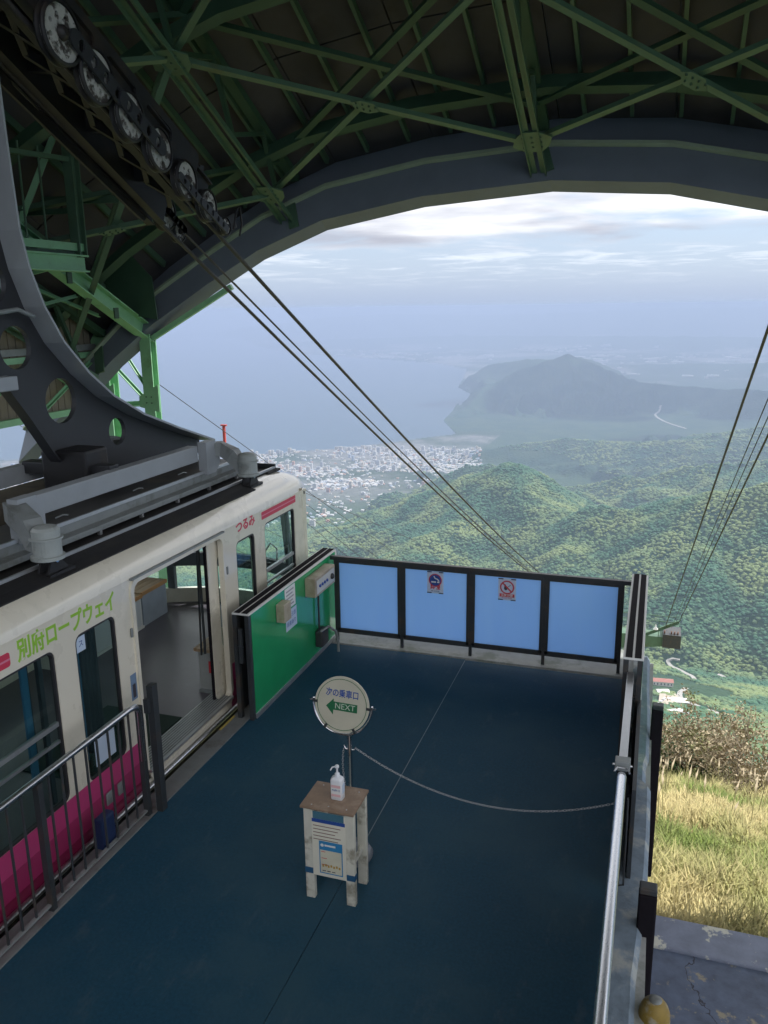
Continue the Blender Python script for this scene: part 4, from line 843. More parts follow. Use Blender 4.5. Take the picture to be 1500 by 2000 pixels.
for k in range(33):
    a = R(180 + 180 * k / 32 - 4 + 8 * (k / 32)); rg.append(on(-.012) + U_ * (.222 * math.cos(a)) + V_ * (.222 * math.sin(a)))
MB().tube(rg, .008, 8).build('half_hoop', CHROME, sg)
for a in (180, 236, 300, 360): MB().bar(on(.0085) + U_ * (.165 if a % 180 else .184) * math.cos(R(a)) * (1.12 if a % 180 else 1) + V_ * .184 * math.sin(R(a)), on(.0085) + U_ * .222 * math.cos(R(a)) + V_ * .222 * math.sin(R(a)), .018, .006, (0, 1, 0)).build('clip', DARKS, sg)
for a in (180, 360): MB().tube([on(-.01) + U_ * .22 * math.cos(R(a)), on(-.01) + U_ * .252 * math.cos(R(a))], .006, 8).build('hoop_pin', CHROME, sg)
PX, PY = -1.955, 5.02
MB().lathe([(.018, .0), (.018, 1.02)], (PX, PY, 0), 14).build('pole', CHROME, sg); MB().lathe([(.018, 1.0), (.03, 1.005), (.03, 1.025), (.012, 1.03)], (PX, PY, 0), 16).build('collar', CHROME, sg)
MB().tube([(PX, PY, 1.03), (SX, SY - .02, 1.05)], .009, 8).build('neck', CHROME, sg)
MB().lathe([(.15, .0), (.155, .025), (.135, .06), (.05, .09), (.02, .11)], (PX + .0, PY + .0, 0), 30).build('base', M('clouded_plastic', (.22, .24, .27), .25, var=.05), sg)
for k in (-1, 1): MB().tube([(PX, PY, .88), (PX + .035 * k, PY, .885), (PX + .045 * k, PY, .91)], .005, 6).build('hook', CHROME, sg)
# chains: interlocking oval links
def chain(name, label, fn, n, mat):
    mb = MB(); pts = [V3(fn(i / n)) for i in range(n + 1)]
    for i in range(n):
        p, q = pts[i], pts[i + 1]; d = (q - p); L = d.length; d.normalize(); s = d.cross(UZ) if abs(d.z) < .9 else d.cross(UX); s.normalize(); w = s.cross(d)
        if i % 2: s = w
        m = (p + q) / 2; ring = [m + d * (L * .68 * math.cos(2 * math.pi * k / 8)) + s * (.0068 * math.sin(2 * math.pi * k / 8)) for k in range(8)]
        mb.tube(ring + [ring[0]], .0017, 4, cap=False)
    return tag(mb.build(name, mat), label, 'chain')
def cat(p0, p1, sag): return lambda t: (p0[0] + (p1[0] - p0[0]) * t, p0[1] + (p1[1] - p0[1]) * t, p0[2] + (p1[2] - p0[2]) * t - sag * 4 * t * (1 - t))
chain('barrier_chain', 'thin chain sagging from the sign post to the right railing', cat((PX + .045, PY, .90), (-.085, 5.03, .80), .235), 92, STEEL)
chain('barrier_chain', 'short loose chain hanging down beside the sign post', lambda t: (PX - .045 - .01 * math.sin(t * 5), PY - .01, .89 - .42 * t), 24, STEEL)

# ------------------------------------------------------------------ ropes
LX = -5.22; RX = 1.9
def rope(name, label, x, z0, sl, y0, y1, r, k=0.0009, far=True, group='ropes'):
    pts = []
    for y in list(np.linspace(y0, 30, 24)) + list(np.linspace(36, y1, 12)): pts.append((x, y, z0 - sl * y + k * max(0, y - 8) ** 2))
    return tag(MB().tube(pts, r, 8).build(name, ROPE), label, 'rope')
rope('track_rope', 'thick track rope, leftmost of the pair over the cabin side', LX - .38, 9.19, .481, 3.0, 60, .024)
rope('track_rope', 'thick track rope, right one of the pair over the cabin side', LX + .42, 8.98, .481, 3.0, 60, .024)
rope('haul_rope', 'thin haul rope close beside the leftmost track rope', LX - .22, 9.21, .481, 9.0, 60, .013)
rope('haul_rope', 'thin haul rope midway between the left track ropes', LX + .08, 8.93, .481, 9.6, 60, .011)
rope('track_rope', 'thick track rope, inner one at the right picture edge', RX - .42, 10.40, .505, 3.0, 54.0, .024, .0)
rope('track_rope', 'thick track rope, outer one at the right picture edge', RX + .40, 10.86, .505, 3.0, 54.0, .024, .0)
rope('haul_rope', 'thin haul rope, left of two between the right track ropes', RX + .0, 10.5, .505, 3.0, 54.0, .011, .0)
rope('haul_rope', 'thin haul rope, right of two between the right track ropes', RX + .2, 10.72, .505, 3.0, 54.0, .011, .0)
# the first line support, seen past the striped housing
def ropez(y): return 10.5 - .505 * y
tw = thing('rope_support', 'green steel rope support with dark saddle end on the slope below', 'rope support', (-1.9, 54, -30)); TY = 54.0; tz = ropez(TY) - .35
gz = float(land([-1.9], [TY])[0][0])
for x in (-3.2, -.6):
    for y in (TY - 1, TY + 1): MB().ibeam((x * 1.25, y * 1.0, gz - .5), (x, y, tz - .6), .25, .25, (0, 1, 0)).build('leg', GREEN, tw)
mb = MB()
for s in (-1, 1): mb.loft([[(-1.9 - 3.9, TY + s * .55, tz - .45), (-1.9 - 3.9, TY + s * .55, tz - .15), (-1.9 - 3.9, TY + s * .55 + .05, tz - .15), (-1.9 - 3.9, TY + s * .55 + .05, tz - .45)], [(-1.9, TY + s * .55, tz - 1.3), (-1.9, TY + s * .55, tz - .15), (-1.9, TY + s * .55 + .05, tz - .15), (-1.9, TY + s * .55 + .05, tz - 1.3)], [(1.95, TY + s * .55, tz - .7), (1.95, TY + s * .55, tz - .15), (1.95, TY + s * .55 + .05, tz - .15), (1.95, TY + s * .55 + .05, tz - .7)]], caps=True)
mb.build('cross_arm', GREEN, tw); MB().box(-5.6, 1.9, TY - .5, TY + .5, tz - .2, tz - .14).build('deck', GREEN, tw)
for x in np.arange(-5.2, 1.9, 1.0): MB().bar((x, TY - .5, tz - .9 + .07 * abs(x + 1.9)), (x + .5, TY - .5, tz - .2), .06, .06).build('lattice_bar', GREEN, tw)
MB().box(1.38, 2.5, TY - .8, TY + .8, tz - .75, tz + .15).build('saddle_box', DARKS, tw, label='dark saddle box under the right ropes')
for dx in (-.42, 0, .2, .4): MB().lathe([(.09, -.04), (.13, -.03), (.09, 0), (.13, .03), (.09, .04)], (RX + dx, TY - .5, tz + .22), 12, 'x').build('roller', M('rusty_roller', (.16, .08, .05), .7), tw)
for y in (TY - .5, TY + .5): MB().tube([(-5.4, y, tz + .95), (2.2, y, tz + .95)], .03, 6).build('handrail', GREEN, tw)
for x in (-4.5, -2.5, -.9, .2, 1.1): MB().tube([(x, TY - .5, tz - .15), (x, TY - .5, tz + .95)], .025, 6).build('rail_post', GREEN, tw)
MB().ibeam((.25, TY - .5, tz - .1), (2.3, TY - .5, tz + 1.0), .14, .18).build('jib', GREEN, tw)
MB().lathe([(.03, .75), (.05, .6), (.16, .45), (.16, .43)], (.9, TY - .7, tz), 16).build('lamp_shade', WHITE, tw); MB().tube([(.9, TY - .5, tz + .95), (.9, TY - .7, tz + .75)], .015, 6).build('lamp_arm', GREEN, tw)

# track shoe, girders and white sheaves over the cabin
sa = thing('rope_saddle', 'black greasy rope saddle with white sheaves under the roof', 'rope saddle', (LX, 6, 5.6))
def rz(y): return 9.1 - .481 * y
for dx, o in ((-.46, .02), (-.30, .02), (.30, -.12), (.46, -.12)):
    mb = MB(); mb.ibeam((LX + dx, 1.0, rz(1.0) + .42 + o), (LX + dx, 8.35 if dx > 0 else 8.75, rz(8.35 if dx > 0 else 8.75) + .2 + o), .10, .34, (0, .48, .88)); mb.build('girder', STEELB, sa)
for y in np.arange(2.2, 8.3, .75): MB().bar((LX - .46, y, rz(y) + .32), (LX + .46, y + .1, rz(y + .1) + .28), .09, .2).build('cross_tie', STEELB, sa)
mb = MB()
for y in np.arange(5.6, 8.4, .42):
    for s in (0, 1): mb.bar((LX - .1, y + .42 * s, rz(y + .42 * s) + .15), (LX + .12, y + .42 * (1 - s), rz(y + .42 * (1 - s)) + .15), .05, .07)
mb.build('lattice', STEELB, sa)
for (ya, yb), x_ in (((3.2, 8.1), LX + .50), ((3.6, 8.6), LX - .44)):
    d_ = Vector((0, 1, -.481)).normalized(); v_ = UX.cross(d_); L_ = (yb - ya) / d_.y
    MB().plate([rrect(0, L_, -.20, .20, .06)] + [rrect(L_ - .95 - .62 * k, L_ - .50 - .62 * k, -.12, .12, .07) for k in range(6)], .03, (x_, ya, rz(ya) + .18), d_, v_).build('frame_plate', STEELB, sa)
def sheave(x, y, z, r):
    loops = [circ(0, 0, r, 40)] + [circ(r * .62 * math.cos(R(45 * k + 15)), r * .62 * math.sin(R(45 * k + 15)), r * .10, 10) for k in range(8)]
    w = MB(); w.plate(loops, .05, (x, y, z), UY, UZ); w = w.build('sheave', WHEEL, sa)
    MB().lathe([(r * .98, -.045), (r * 1.12, -.04), (r * 1.12, -.02), (r * .99, 0), (r * 1.12, .02), (r * 1.12, .04), (r * .98, .045)], (x, y, z), 40, 'x', cap=False).build('rim', STEELB, w)
    MB().lathe([(r * .28, .03), (r * .26, .06), (r * .12, .08)], (x, y, z), 14, 'x').build('hub', STEELB, w)
WS = [(6.423, 6.26, .215), (6.859, 6.029, .205), (7.319, 5.789, .195), (7.788, 5.575, .185), (8.259, 5.345, .175), (8.693, 5.131, .15), (9.068, 4.943, .09)]
for i, (y, z, r) in enumerate(WS): sheave(LX + .55, y * .943, 4 + (z - 4) * .943, r)
for y, z, r in ((9.08, 5.134, .19), (9.358, 4.94, .12)): sheave(LX - .53, y, z, r)
def holed_arm(p, q, w, x):
    p, q = Vector((x, *p)), Vector((x, *q)); d = (q - p); L = d.length; d.normalize(); v = UX.cross(d)
    MB().plate([rrect(-.06, L + .06, -w / 2, w / 2, w * .45), *[circ(L * (k + .5) / 4, 0, w * .26, 12, w * .36) for k in range(4)]], .02, p, d, v).build('sheave_arm', HANG, sa)
for (p_, q_), w_a, x_a in ((((6.62, 6.28), (7.25, 5.92)), .15, .62), (((7.25, 5.92), (7.85, 5.6)), .15, .63), (((8.2, 5.36), (8.62, 5.14)), .09, .62), (((8.62, 5.14), (9.08, 4.93)), .09, .63)): holed_arm(*[(c[0] * .93, 4 + (c[1] - 4) * .93) for c in (p_, q_)], w_a, LX + x_a); holed_arm((9.02, 5.15), (9.36, 4.96), .09, LX - .44)
mb = MB(); mb.tube([(LX + .4, 9.06, 4.9), (LX + .42, 9.12, 5.12), (LX + .42, 9.2, 5.16), (LX + .42, 9.24, 4.98), (LX + .4, 9.2, 4.84)], .012, 6); mb.bar((LX + .34, 9.0, 4.95), (LX + .34, 9.22, 5.02), .02, .16); mb.build('rope_guard', STEELB, sa)
MB().bar((LX + .38, 8.5, 5.2), (LX + .38, 8.44, 4.92), .02, .06, (0, 1, 0)).build('hanger_strap', GREYP, sa)

# ------------------------------------------------------------------ steelwork along the left side
TR_ = [RF(-8.3, 8.45, s) for s in (9.0, 6.2, 3.4, .6)]
GREENLIT = M('daylit_green_steel_paint', (0.24, 0.50, 0.28), .45, var=.12, scale=5, col2=(.18, .34, .17), cs=2, cthr=(.58, .72))  # same green paint, with the daylight falling on it put into the colour
def col(name, label, x, y, z0, z1, w, grp=None):
    t = thing(name, label, 'column', (x, y, z0)); mb = MB(); mb.ibeam((x, y, z0), (x, y, z1), w, w * .8, (0, 1, 0)); mb.build('shaft', GREENLIT, t)
    MB().box(x - w * .7, x + w * .7, y - w * .55, y + w * .55, z0 - .02, z0 + .03).build('foot_plate', GREENLIT, t); g = MB().plate([[(-.1, -.2), (.28, -.12), (.28, .05), (-.1, .26)]], .015, (x + w * .45, y - w * .44, 2.55), -UX, UZ).build('gusset_plate', GREENLIT, t)
    mb = MB()
    for k in range(4): mb.lathe([(.012, -.02), (.012, .02)], (x + (k % 2 - .5) * .1, y - w * .42, 2.5 + .1 * (k // 2)), 6, 'y')
    mb.build('rivet', GREEND, t); return t
def G(p): return max(-9.0, float(land([p[0]], [p[1]])[0][0]))
col('steel_column', 'daylit green steel column under the front left roof corner', -8.02, 11.9, G((-8.0, 11.9)) - .3, 3.62, .20)
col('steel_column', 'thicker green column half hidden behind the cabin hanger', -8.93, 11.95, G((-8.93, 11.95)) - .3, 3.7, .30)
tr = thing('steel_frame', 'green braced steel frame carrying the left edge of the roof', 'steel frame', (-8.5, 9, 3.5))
MB().ibeam(RF(-8.25, 8.56, 9.0), RF(-8.25, 8.56, -2), .20, .22, RN).build('eave_beam', GREENLIT, tr)
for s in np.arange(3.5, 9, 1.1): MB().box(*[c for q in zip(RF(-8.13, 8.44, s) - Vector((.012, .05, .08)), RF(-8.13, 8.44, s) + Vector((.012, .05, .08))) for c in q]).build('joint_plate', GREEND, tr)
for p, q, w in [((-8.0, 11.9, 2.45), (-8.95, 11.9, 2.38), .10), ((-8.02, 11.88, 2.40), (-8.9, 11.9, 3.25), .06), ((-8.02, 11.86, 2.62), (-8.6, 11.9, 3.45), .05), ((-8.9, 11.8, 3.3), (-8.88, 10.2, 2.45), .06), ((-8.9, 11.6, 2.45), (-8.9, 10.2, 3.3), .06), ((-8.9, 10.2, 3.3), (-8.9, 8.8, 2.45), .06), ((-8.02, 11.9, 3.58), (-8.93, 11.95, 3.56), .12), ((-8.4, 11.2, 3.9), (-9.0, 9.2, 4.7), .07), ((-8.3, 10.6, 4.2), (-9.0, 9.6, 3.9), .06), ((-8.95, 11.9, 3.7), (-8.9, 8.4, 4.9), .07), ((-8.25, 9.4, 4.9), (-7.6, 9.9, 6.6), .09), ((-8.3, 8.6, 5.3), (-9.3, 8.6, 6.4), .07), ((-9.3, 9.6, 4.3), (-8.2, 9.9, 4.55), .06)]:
    mb = MB(); mb.angle(p, q, w); mb.build('brace', GREENLIT, tr)
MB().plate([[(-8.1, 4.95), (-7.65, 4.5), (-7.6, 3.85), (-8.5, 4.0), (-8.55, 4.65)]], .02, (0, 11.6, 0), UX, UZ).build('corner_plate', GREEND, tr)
MB().bar((-7.95, 11.95, 3.55), (-6.55, 12.15, 4.35), .10, .08).build('corner_strut', GREENLIT, tr)
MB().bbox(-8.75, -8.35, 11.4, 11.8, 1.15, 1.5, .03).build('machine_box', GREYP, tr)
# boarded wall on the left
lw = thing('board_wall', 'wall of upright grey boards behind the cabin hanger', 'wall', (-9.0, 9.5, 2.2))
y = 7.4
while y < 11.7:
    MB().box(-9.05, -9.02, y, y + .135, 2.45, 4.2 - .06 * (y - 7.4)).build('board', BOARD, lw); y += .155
MB().bar((-9.0, 7.4, 3.42), (-9.0, 11.8, 3.42), .05, .10).build('rail', GREYP, lw); MB().bar((-8.99, 7.4, 3.30), (-8.99, 11.8, 3.30), .07, .09).build('rail', GREENLIT, lw); MB().bar((-8.985, 7.4, 2.42), (-8.985, 11.8, 2.42), .08, .1).build('rail', GREENLIT, lw)
# maintenance cage hanging under the roof
cg = thing('maintenance_cage', 'green barred maintenance cage hanging under the roof at left', 'cage', (-7.5, 9, 4.6))
MB().ibeam((-7.5, 6.6, 4.62), (-7.5, 9.8, 4.62), .16, .2).build('floor_beam', GREENLIT, cg); MB().bar((-7.5, 6.6, 4.83), (-7.5, 9.78, 4.83), .06, .10).build('toe_board', GREENLIT, cg)
MB().ibeam((-8.6, 6.6, 4.62), (-8.6, 9.8, 4.62), .16, .2).build('floor_beam', GREEND, cg); MB().box(-8.6, -7.5, 6.6, 9.78, 4.73, 4.77).build('deck', GREEND, cg)
for x in (-7.5, -8.6): MB().ibeam((x, 9.72, 4.7), (x, 9.72, 8.2), .14, .14, (0, 1, 0)).build('hanger_post', GREEN, cg)
for y_ in (9.1, 8.75, 7.6, 7.3): MB().tube([(-7.5, y_, 4.88), (-7.5, y_, 6.0)], .014, 6).build('bar', GREEN, cg)
MB().angle((-7.5, 6.6, 5.72), (-7.5, 9.72, 5.9), .07).build('rail', GREEN, cg); MB().angle((-8.6, 6.6, 5.9), (-8.6, 9.72, 5.9), .07).build('rail', GREEND, cg)
MB().bar((-8.6, 9.72, 5.3), (-7.5, 9.72, 5.3), .05, .07).build('rail', GREEND, cg); MB().bar((-6.4, 10.6, 5.5), (-8.6, 10.0, 5.5), .06, .1).build('tie', GREEND, cg)
# thin wires and a red post beyond the cabin
for k, (a, b) in enumerate((((-16, 30, -1.2), (-6.4, 16, 1.2)), ((-18, 30, -3.2), (-6.5, 16, -.35)), ((-18, 30, -4.6), (-6.6, 16, -1.0)))):
    pass
def wire(p, q, sag, label): 
    return tag(MB().tube([cat(p, q, sag)(t) for t in np.linspace(0, 1, 12)], .007, 5).build('wire', ROPE), label, 'wire')
wire((-12.5, 14, 3.1), (-6.3, 22, -2.6), .1, 'upper thin wire crossing the sky behind the hanger'); wire((-13, 14, 2.4), (-6.6, 22, -4.4), .1, 'middle thin wire crossing the sky behind the hanger'); wire((-13.2, 14, 1.9), (-6.9, 22, -5.6), .1, 'lower thin wire crossing the sky behind the hanger')
wire((-8.02, 11.9, 2.9), (-2.0, 60, -24), .6, 'faint long wire running from the green column down the valley')
for k, z in enumerate((-3.6, -4.4, -5.0)): wire((-9.0, 18, 1.1 + z * .3), (-2.0, 60, -27 - 1.6 * k), .3, ('upper', 'middle', 'lower')[k] + ' of three thin wires passing beyond the cabin front')
rp = thing('red_post', 'small red post standing behind the far end of the cabin roof', 'post', (-8.0, 14.2, -6)); MB().bar((-8.0, 14.2, -6), (-8.0, 14.2, 1.78), .045, .045).build('shaft', M('red_post_paint', (.45, .06, .05), .6), rp); MB().bar((-8.06, 14.2, 1.8), (-7.94, 14.2, 1.8), .05, .03).build('arm', M('red_post_paint', (.45, .06, .05), .6), rp)

# ================================================================== cable car cabin
CX0, CX1, CC = -4.0, -6.5, -5.25          # near wall, far wall, centre line
Y0, Y1 = .3, 9.0
car = thing('cable_car', 'cream and pink cable car cabin with open door at the platform', 'cable car', (CC, 4.65, -.1))
WIN = [(1.05, 2.75, .43, 1.645), (2.95, 4.465, .43, 1.645), (4.69, 5.175, .42, 1.65), (7.20, 7.62, .55, 1.68), (7.855, 8.65, .55, 1.71)]
DOOR = (5.42, 6.92, .10, 1.83)
def side_loops(door):
    lp = [[(Y0, -.10), (Y1, -.10), (Y1, 1.87), (Y0, 1.87)]]
    for y0, y1, z0, z1 in WIN: lp.append(rrect(y0, y1, z0, z1, .07))
    if door: lp.append(rrect(DOOR[0], DOOR[1], DOOR[2], DOOR[3], .09))
    else: lp.append(rrect(5.42, 6.92, .55, 1.68, .07))
    return lp
MB().plate(side_loops(True), .05, (CX0 - .025, 0, 0), UY, UZ).build('side_wall', CREAM, car); MB().plate(side_loops(False), .05, (CX1 + .025, 0, 0), UY, UZ).build('side_wall', CREAM, car)
# skirt bands
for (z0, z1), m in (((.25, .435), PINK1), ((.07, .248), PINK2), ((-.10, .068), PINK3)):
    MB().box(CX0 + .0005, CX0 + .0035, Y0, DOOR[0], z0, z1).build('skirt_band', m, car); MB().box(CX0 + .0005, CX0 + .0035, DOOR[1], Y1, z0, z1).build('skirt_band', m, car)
for y0, y1, z0, z1 in WIN[1:2]: pass
# windows: seal, sliding sash, glass
for sx in (0, 1):
    xg = CX0 - .03 if sx == 0 else CX1 + .03
    for y0, y1, z0, z1 in WIN + ([] if sx == 0 else [(5.42, 6.92, .55, 1.68)]):
        w = MB().plate([rrect(y0 - .012, y1 + .012, z0 - .012, z1 + .012, .08), rrect(y0 + .018, y1 - .018, z0 + .018, z1 - .018, .06)], .03, (CX0 - .022 if sx == 0 else CX1 + .022, 0, 0), UY, UZ).build('window', DARKF, car)
        MB().box(xg - .003, xg + .003, y0 + .018, y1 - .018, z0 + .018, z1 - .018).build('pane', GLASSD if sx == 0 and y1 < 6 else GLASS, w)
        if y1 - y0 > .7:
            zm = z0 + (z1 - z0) * .52
            MB().bar((xg, y0 + .02, zm), (xg, y1 - .02, zm), .03, .035).build('sash_bar', ALU, w); MB().bar((xg, y0 + .02, zm - .14), (xg, y1 - .02, zm - .14), .026, .022).build('sash_bar', ALU, w)
            MB().bar((xg - .02, y1 - .12, z0 + .03), (xg - .02, y1 - .12, z1 - .03), .03, .04, (0, 1, 0)).build('upright', DARKF, w)
# roof shell: shoulder radius into a slightly crowned top, rounded at the ends
def sec(y, ins, drop):
    P_ = [(0, 1.86), (.012, 1.93), (.05, 2.0), (.115, 2.055), (.20, 2.088), (.34, 2.105), (1.25, 2.13)]; half = [(x + ins * (1 + .3 * (1.25 - x)), z - drop * max(0, min(1, (z - 1.80) / .3))) for x, z in P_]
    pts = [(CX0 - min(x, 1.25), y, z) for x, z in half] + [(CX1 + min(x, 1.25), y, z) for x, z in half[::-1][1:]]
    return pts
mb = MB(); mb.loft([sec(Y0, .0, 0), sec(8.55, 0, 0), sec(8.85, .006, .012), sec(9.02, .02, .04), sec(9.13, .05, .10), sec(9.20, .10, .19), sec(9.22, .14, .26)], closed=False, smooth=True); mb.build('roof', CREAM, car)
mb = MB(); mb.loft([[(CX0 - .33, y, 2.111), (CC, y, 2.135), (CX1 + .33, y, 2.111), (CX1 + .33, y, 2.106), (CC, y, 2.126), (CX0 - .33, y, 2.106)] for y in (Y0, 8.62)], caps=True); mb.build('roof_mat', ROOFM, car)
mb = MB(); mb.loft([[(CX0 - .13, y, 2.071), (CX0 - .22, y, 2.099), (CX0 - .345, y, 2.1125), (CX0 - .345, y, 2.10), (CX0 - .22, y, 2.086), (CX0 - .13, y, 2.058)] for y in (Y0, 7.95)], caps=True); mb.build('roof_mat', ROOFM, car)
MB().box(CX0 - .30, CX1 + .30, 8.62, 8.95, 2.09, 2.116).build('roof_mat', ROOFM, car)
for x in (CX0 - .36, CX1 + .36): MB().bar((x, Y0, 2.13), (x, 8.9, 2.13), .022, .026).build('roof_rail', ALU, car)
MB().bar((CX0 - .36, 8.93, 2.14), (CX1 + .36, 8.93, 2.14), .03, .05).build('roof_rail', DARKS, car)
# ceiling, floor, underframe
MB().box(CX1 + .05, CX0 - .05, Y0, 9.05, 1.84, 1.86).build('ceiling', WHITE, car)
# front end, bowed: sill, belt, windscreen panes with dark mullions
def bow(x, o=0): return 9.06 + o + .42 * (1 - ((x - CC) / 1.25) ** 2)
def lean(z): return .17 * max(0, min(1, (1.86 - z) / .95))
xs_ = np.linspace(CX0, CX1, 21)
def band(z0, z1, th, nm, m, o0=0, o1=0):
    mb = MB(); mb.loft([[(x, bow(x, o) - .17 + lean(z) - i, z) for x in xs_] for i, o, z in ((0, o0, z0), (0, o1, z1), (th, o1, z1), (th, o0, z0), (0, o0, z0))], closed=False); return mb.build(nm, m, car)
band(-.10, .30, .06, 'front_skirt', CREAM); band(.62, .80, .07, 'front_belt', INTG); band(1.78, 1.90, .05, 'front_header', CREAM)
fl = MB(); ring = [(x, bow(x) - .06, .10) for x in xs_] + [(CX1, Y0, .10), (CX0, Y0, .10)]; n = len(ring)
fl.add(ring + [(x, y, .02) for x, y, z in ring], [tuple(range(n)), tuple(range(n, 2 * n))[::-1]] + [(i, (i + 1) % n, (i + 1) % n + n, i + n) for i in range(n)]); fl.build('floor', INTF, car)
MB().box(CX1 + .1, CX0 - .1, Y0 + .1, 8.9, -.32, -.10).build('underframe', DARKS, car)
def fpt(x, z, i=0): return (x, bow(x) - .17 + lean(z) - i, z)
ed = [CX0, -4.36, -4.85, -5.65, -6.14, CX1]
for a, b in zip(ed[:-1], ed[1:]):
    for (z0, z1), gm in (((.80, 1.78), GLASS), ((.30, .62), GLASS)):
        q = np.linspace(a, b, 5); mb = MB(); mb.loft([[fpt(x, z0, .012) for x in q], [fpt(x, z1, .012) for x in q]], closed=False); g_ = mb.build('windscreen_pane', gm, car)
for x in ed[1:-1]:
    MB().bar(fpt(x, .30, .03), fpt(x, .62, .03), .11, .06, (0, 1, 0)).build('mullion', INTG, car); MB().bar(fpt(x, .80, .03), fpt(x, 1.80, .03), .09, .06, (0, 1, 0)).build('mullion', INTG, car)
for x in (CX0 - .012, CX1 + .012): MB().bar(fpt(x, -.1, .0), fpt(x, 1.86, .0), .03, .06, (0, 1, 0)).build('corner_post', CREAM, car)
mb = MB(); mb.bar(fpt(CX0 - .0, 1.83, -.03), fpt(CX0 - .25, 1.83, -.03), .05, .035); mb.build('drip_rail', DARKF, car)
# door: jambs, leaf slid back inside the wall, sill plate, mat
MB().plate([rrect(DOOR[0] - .03, DOOR[1] + .03, .085, DOOR[3] + .03, .10), rrect(DOOR[0] + .012, DOOR[1] - .012, .0, DOOR[3] - .012, .08)], .02, (CX0 + .006, 0, 0), UY, UZ).build('door_surround', CREAM, car)
dl = MB().plate([rrect(6.74, 7.9, .12, 1.80, .06), rrect(6.92, 7.7, .62, 1.62, .08)], .035, (CX0 - .085, 0, 0), UY, UZ).build('door_leaf', CREAM, car)
MB().box(CX0 - .10, CX0 - .075, 6.72, 6.80, .14, 1.78).build('door_edge', BLACKR, dl); MB().box(CX0 - .088, CX0 - .084, 6.92, 7.7, .62, 1.62).build('pane', GLASS, dl)
MB().bar((CX0 + .012, DOOR[0] - .02, 1.865), (CX0 + .012, DOOR[1] + .02, 1.865), .03, .016).build('door_gutter', GREYP, car)
dsill = MB().bbox(CX0 - .22, CX0 + .035, DOOR[0] + .01, DOOR[1] - .01, .085, .115, .006).build('door_sill', ALU, car)
for k in range(8): MB().box(CX0 - .20 + .028 * k, CX0 - .188 + .028 * k, DOOR[0] + .03, DOOR[1] - .03, .1155, .119).build('tread_rib', GREYP, dsill)
MB().tube([(CX0 + .03, Y0, -.03), (CX0 + .03, 8.7, -.03)], .026, 10).build('rubbing_rail', STEEL, car); MB().box(CX0 - .02, CX0 + .02, Y0, 8.7, -.16, -.062).build('lower_trim', DARKS, car)
MB().box(-5.1, -4.24, 5.1, 6.35, .101, .112).build('door_mat', MATG, car)
for y, z in ((5.36, 1.42), (6.98, 1.45)): MB().bbox(CX0 + .004, CX0 + .018, y - .012, y + .012, z - .04, z + .04, .004).build('latch_plate', GREYP, car)
st_ = MB().box(CX0 + .0006, CX0 + .002, 5.295, 5.375, .83, 1.06).build('warning_sticker', M('blue_sticker', (.16, .24, .36), .5), car); MB().box(CX0 + .0024, CX0 + .003, 5.315, 5.355, .85, .97).build('sticker_mark', INKK, st_)
for y in (4.88, 5.03): MB().bbox(CX0 + .004, CX0 + .02, y - .045, y + .045, .13, .24, .01).build('socket', GREYP, car)
# interior: benches, heater grille, extinguisher box, poles, curtains
b1 = thing_b = MB().box(-6.44, -6.0, 6.9, 8.30, .10, .50).build('bench', WHITE, car)
for k in range(4): MB().box(-6.44 + .11 * k, -6.34 + .11 * k, 6.88, 8.32, .50, .535).build('bench_slat', WOODL, b1)
MB().box(-6.005, -5.985, 6.88, 8.32, .49, .537).build('bench_edge', WOODE, b1)
GRL = bpy.data.materials.new('perforated_grille'); GRL.use_nodes = True; nt = GRL.node_tree; vb = N(nt, 'ShaderNodeTexVoronoi', i={'Scale': 60.0, 'Randomness': 0.0}); gg = N(nt, 'ShaderNodeNewGeometry'); nt.links.new(gg.outputs['Position'], vb.inputs['Vector']); nt.links.new(mixc(nt, ramp(nt, vb.outputs['Distance'], .32, .42), (.12, .13, .14), (.62, .64, .66)), nt.nodes['Principled BSDF'].inputs['Base Color'])
MB().box(-5.998, -5.99, 7.1, 8.26, .14, .47).build('heater_grille', GRL, b1); MB().bar((-5.985, 7.0, .115), (-5.985, 8.3, .115), .02, .03).build('kick_strip', WHITE, b1)
b2 = MB().box(-6.44, -6.0, 8.33, 8.86, .10, .52).build('bench', M('blue_grey_locker', (.34, .38, .44), .5), car)
for k in range(4): MB().box(-6.44 + .11 * k, -6.34 + .11 * k, 8.31, 8.88, .52, .555).build('bench_slat', WOODL, b2)
MB().box(-6.005, -5.985, 8.31, 8.88, .51, .557).build('bench_edge', WOODE, b2)
b3 = MB().box(-4.36, -4.10, 6.92, 7.75, .10, .56).build('bench', M('grey_locker', (.33, .34, .33), .5), car)
for k in range(3): MB().box(-4.40 + .105 * k, -4.30 + .105 * k, 6.90, 7.78, .56, .595).build('bench_slat', WOODL, b3)
MB().box(-4.365, -4.095, 6.9, 6.918, .10, .14).build('kick_strip', GREYP, b3)
xs2 = MB().box(-4.24, -4.13, 6.912, 6.917, .33, .46).build('extinguisher_sign', INKR, b3); mb = MB(); mb.box(-4.20, -4.165, 6.9095, 6.9115, .35, .42); mb.box(-4.19, -4.175, 6.9095, 6.9115, .42, .44); mb.build('extinguisher_mark', PAPER, xs2)
MB().tube([(-4.20, 6.80, .6), (-4.20, 6.80, 1.8)], .014, 8).build('grab_pole', DARKS, car); MB().tube([(-4.27, 6.84, .56), (-4.24, 6.84, 1.7)], .011, 8).build('grab_pole', DARKS, car)
MB().bar((-4.9, 8.3, 1.1), (-4.15, 8.3, 1.1), .03, .03).build('guard_rail', DARKS, car); MB().bar((-4.9, 8.3, .1), (-4.9, 8.3, 1.25), .035, .035).build('guard_post', DARKS, car)
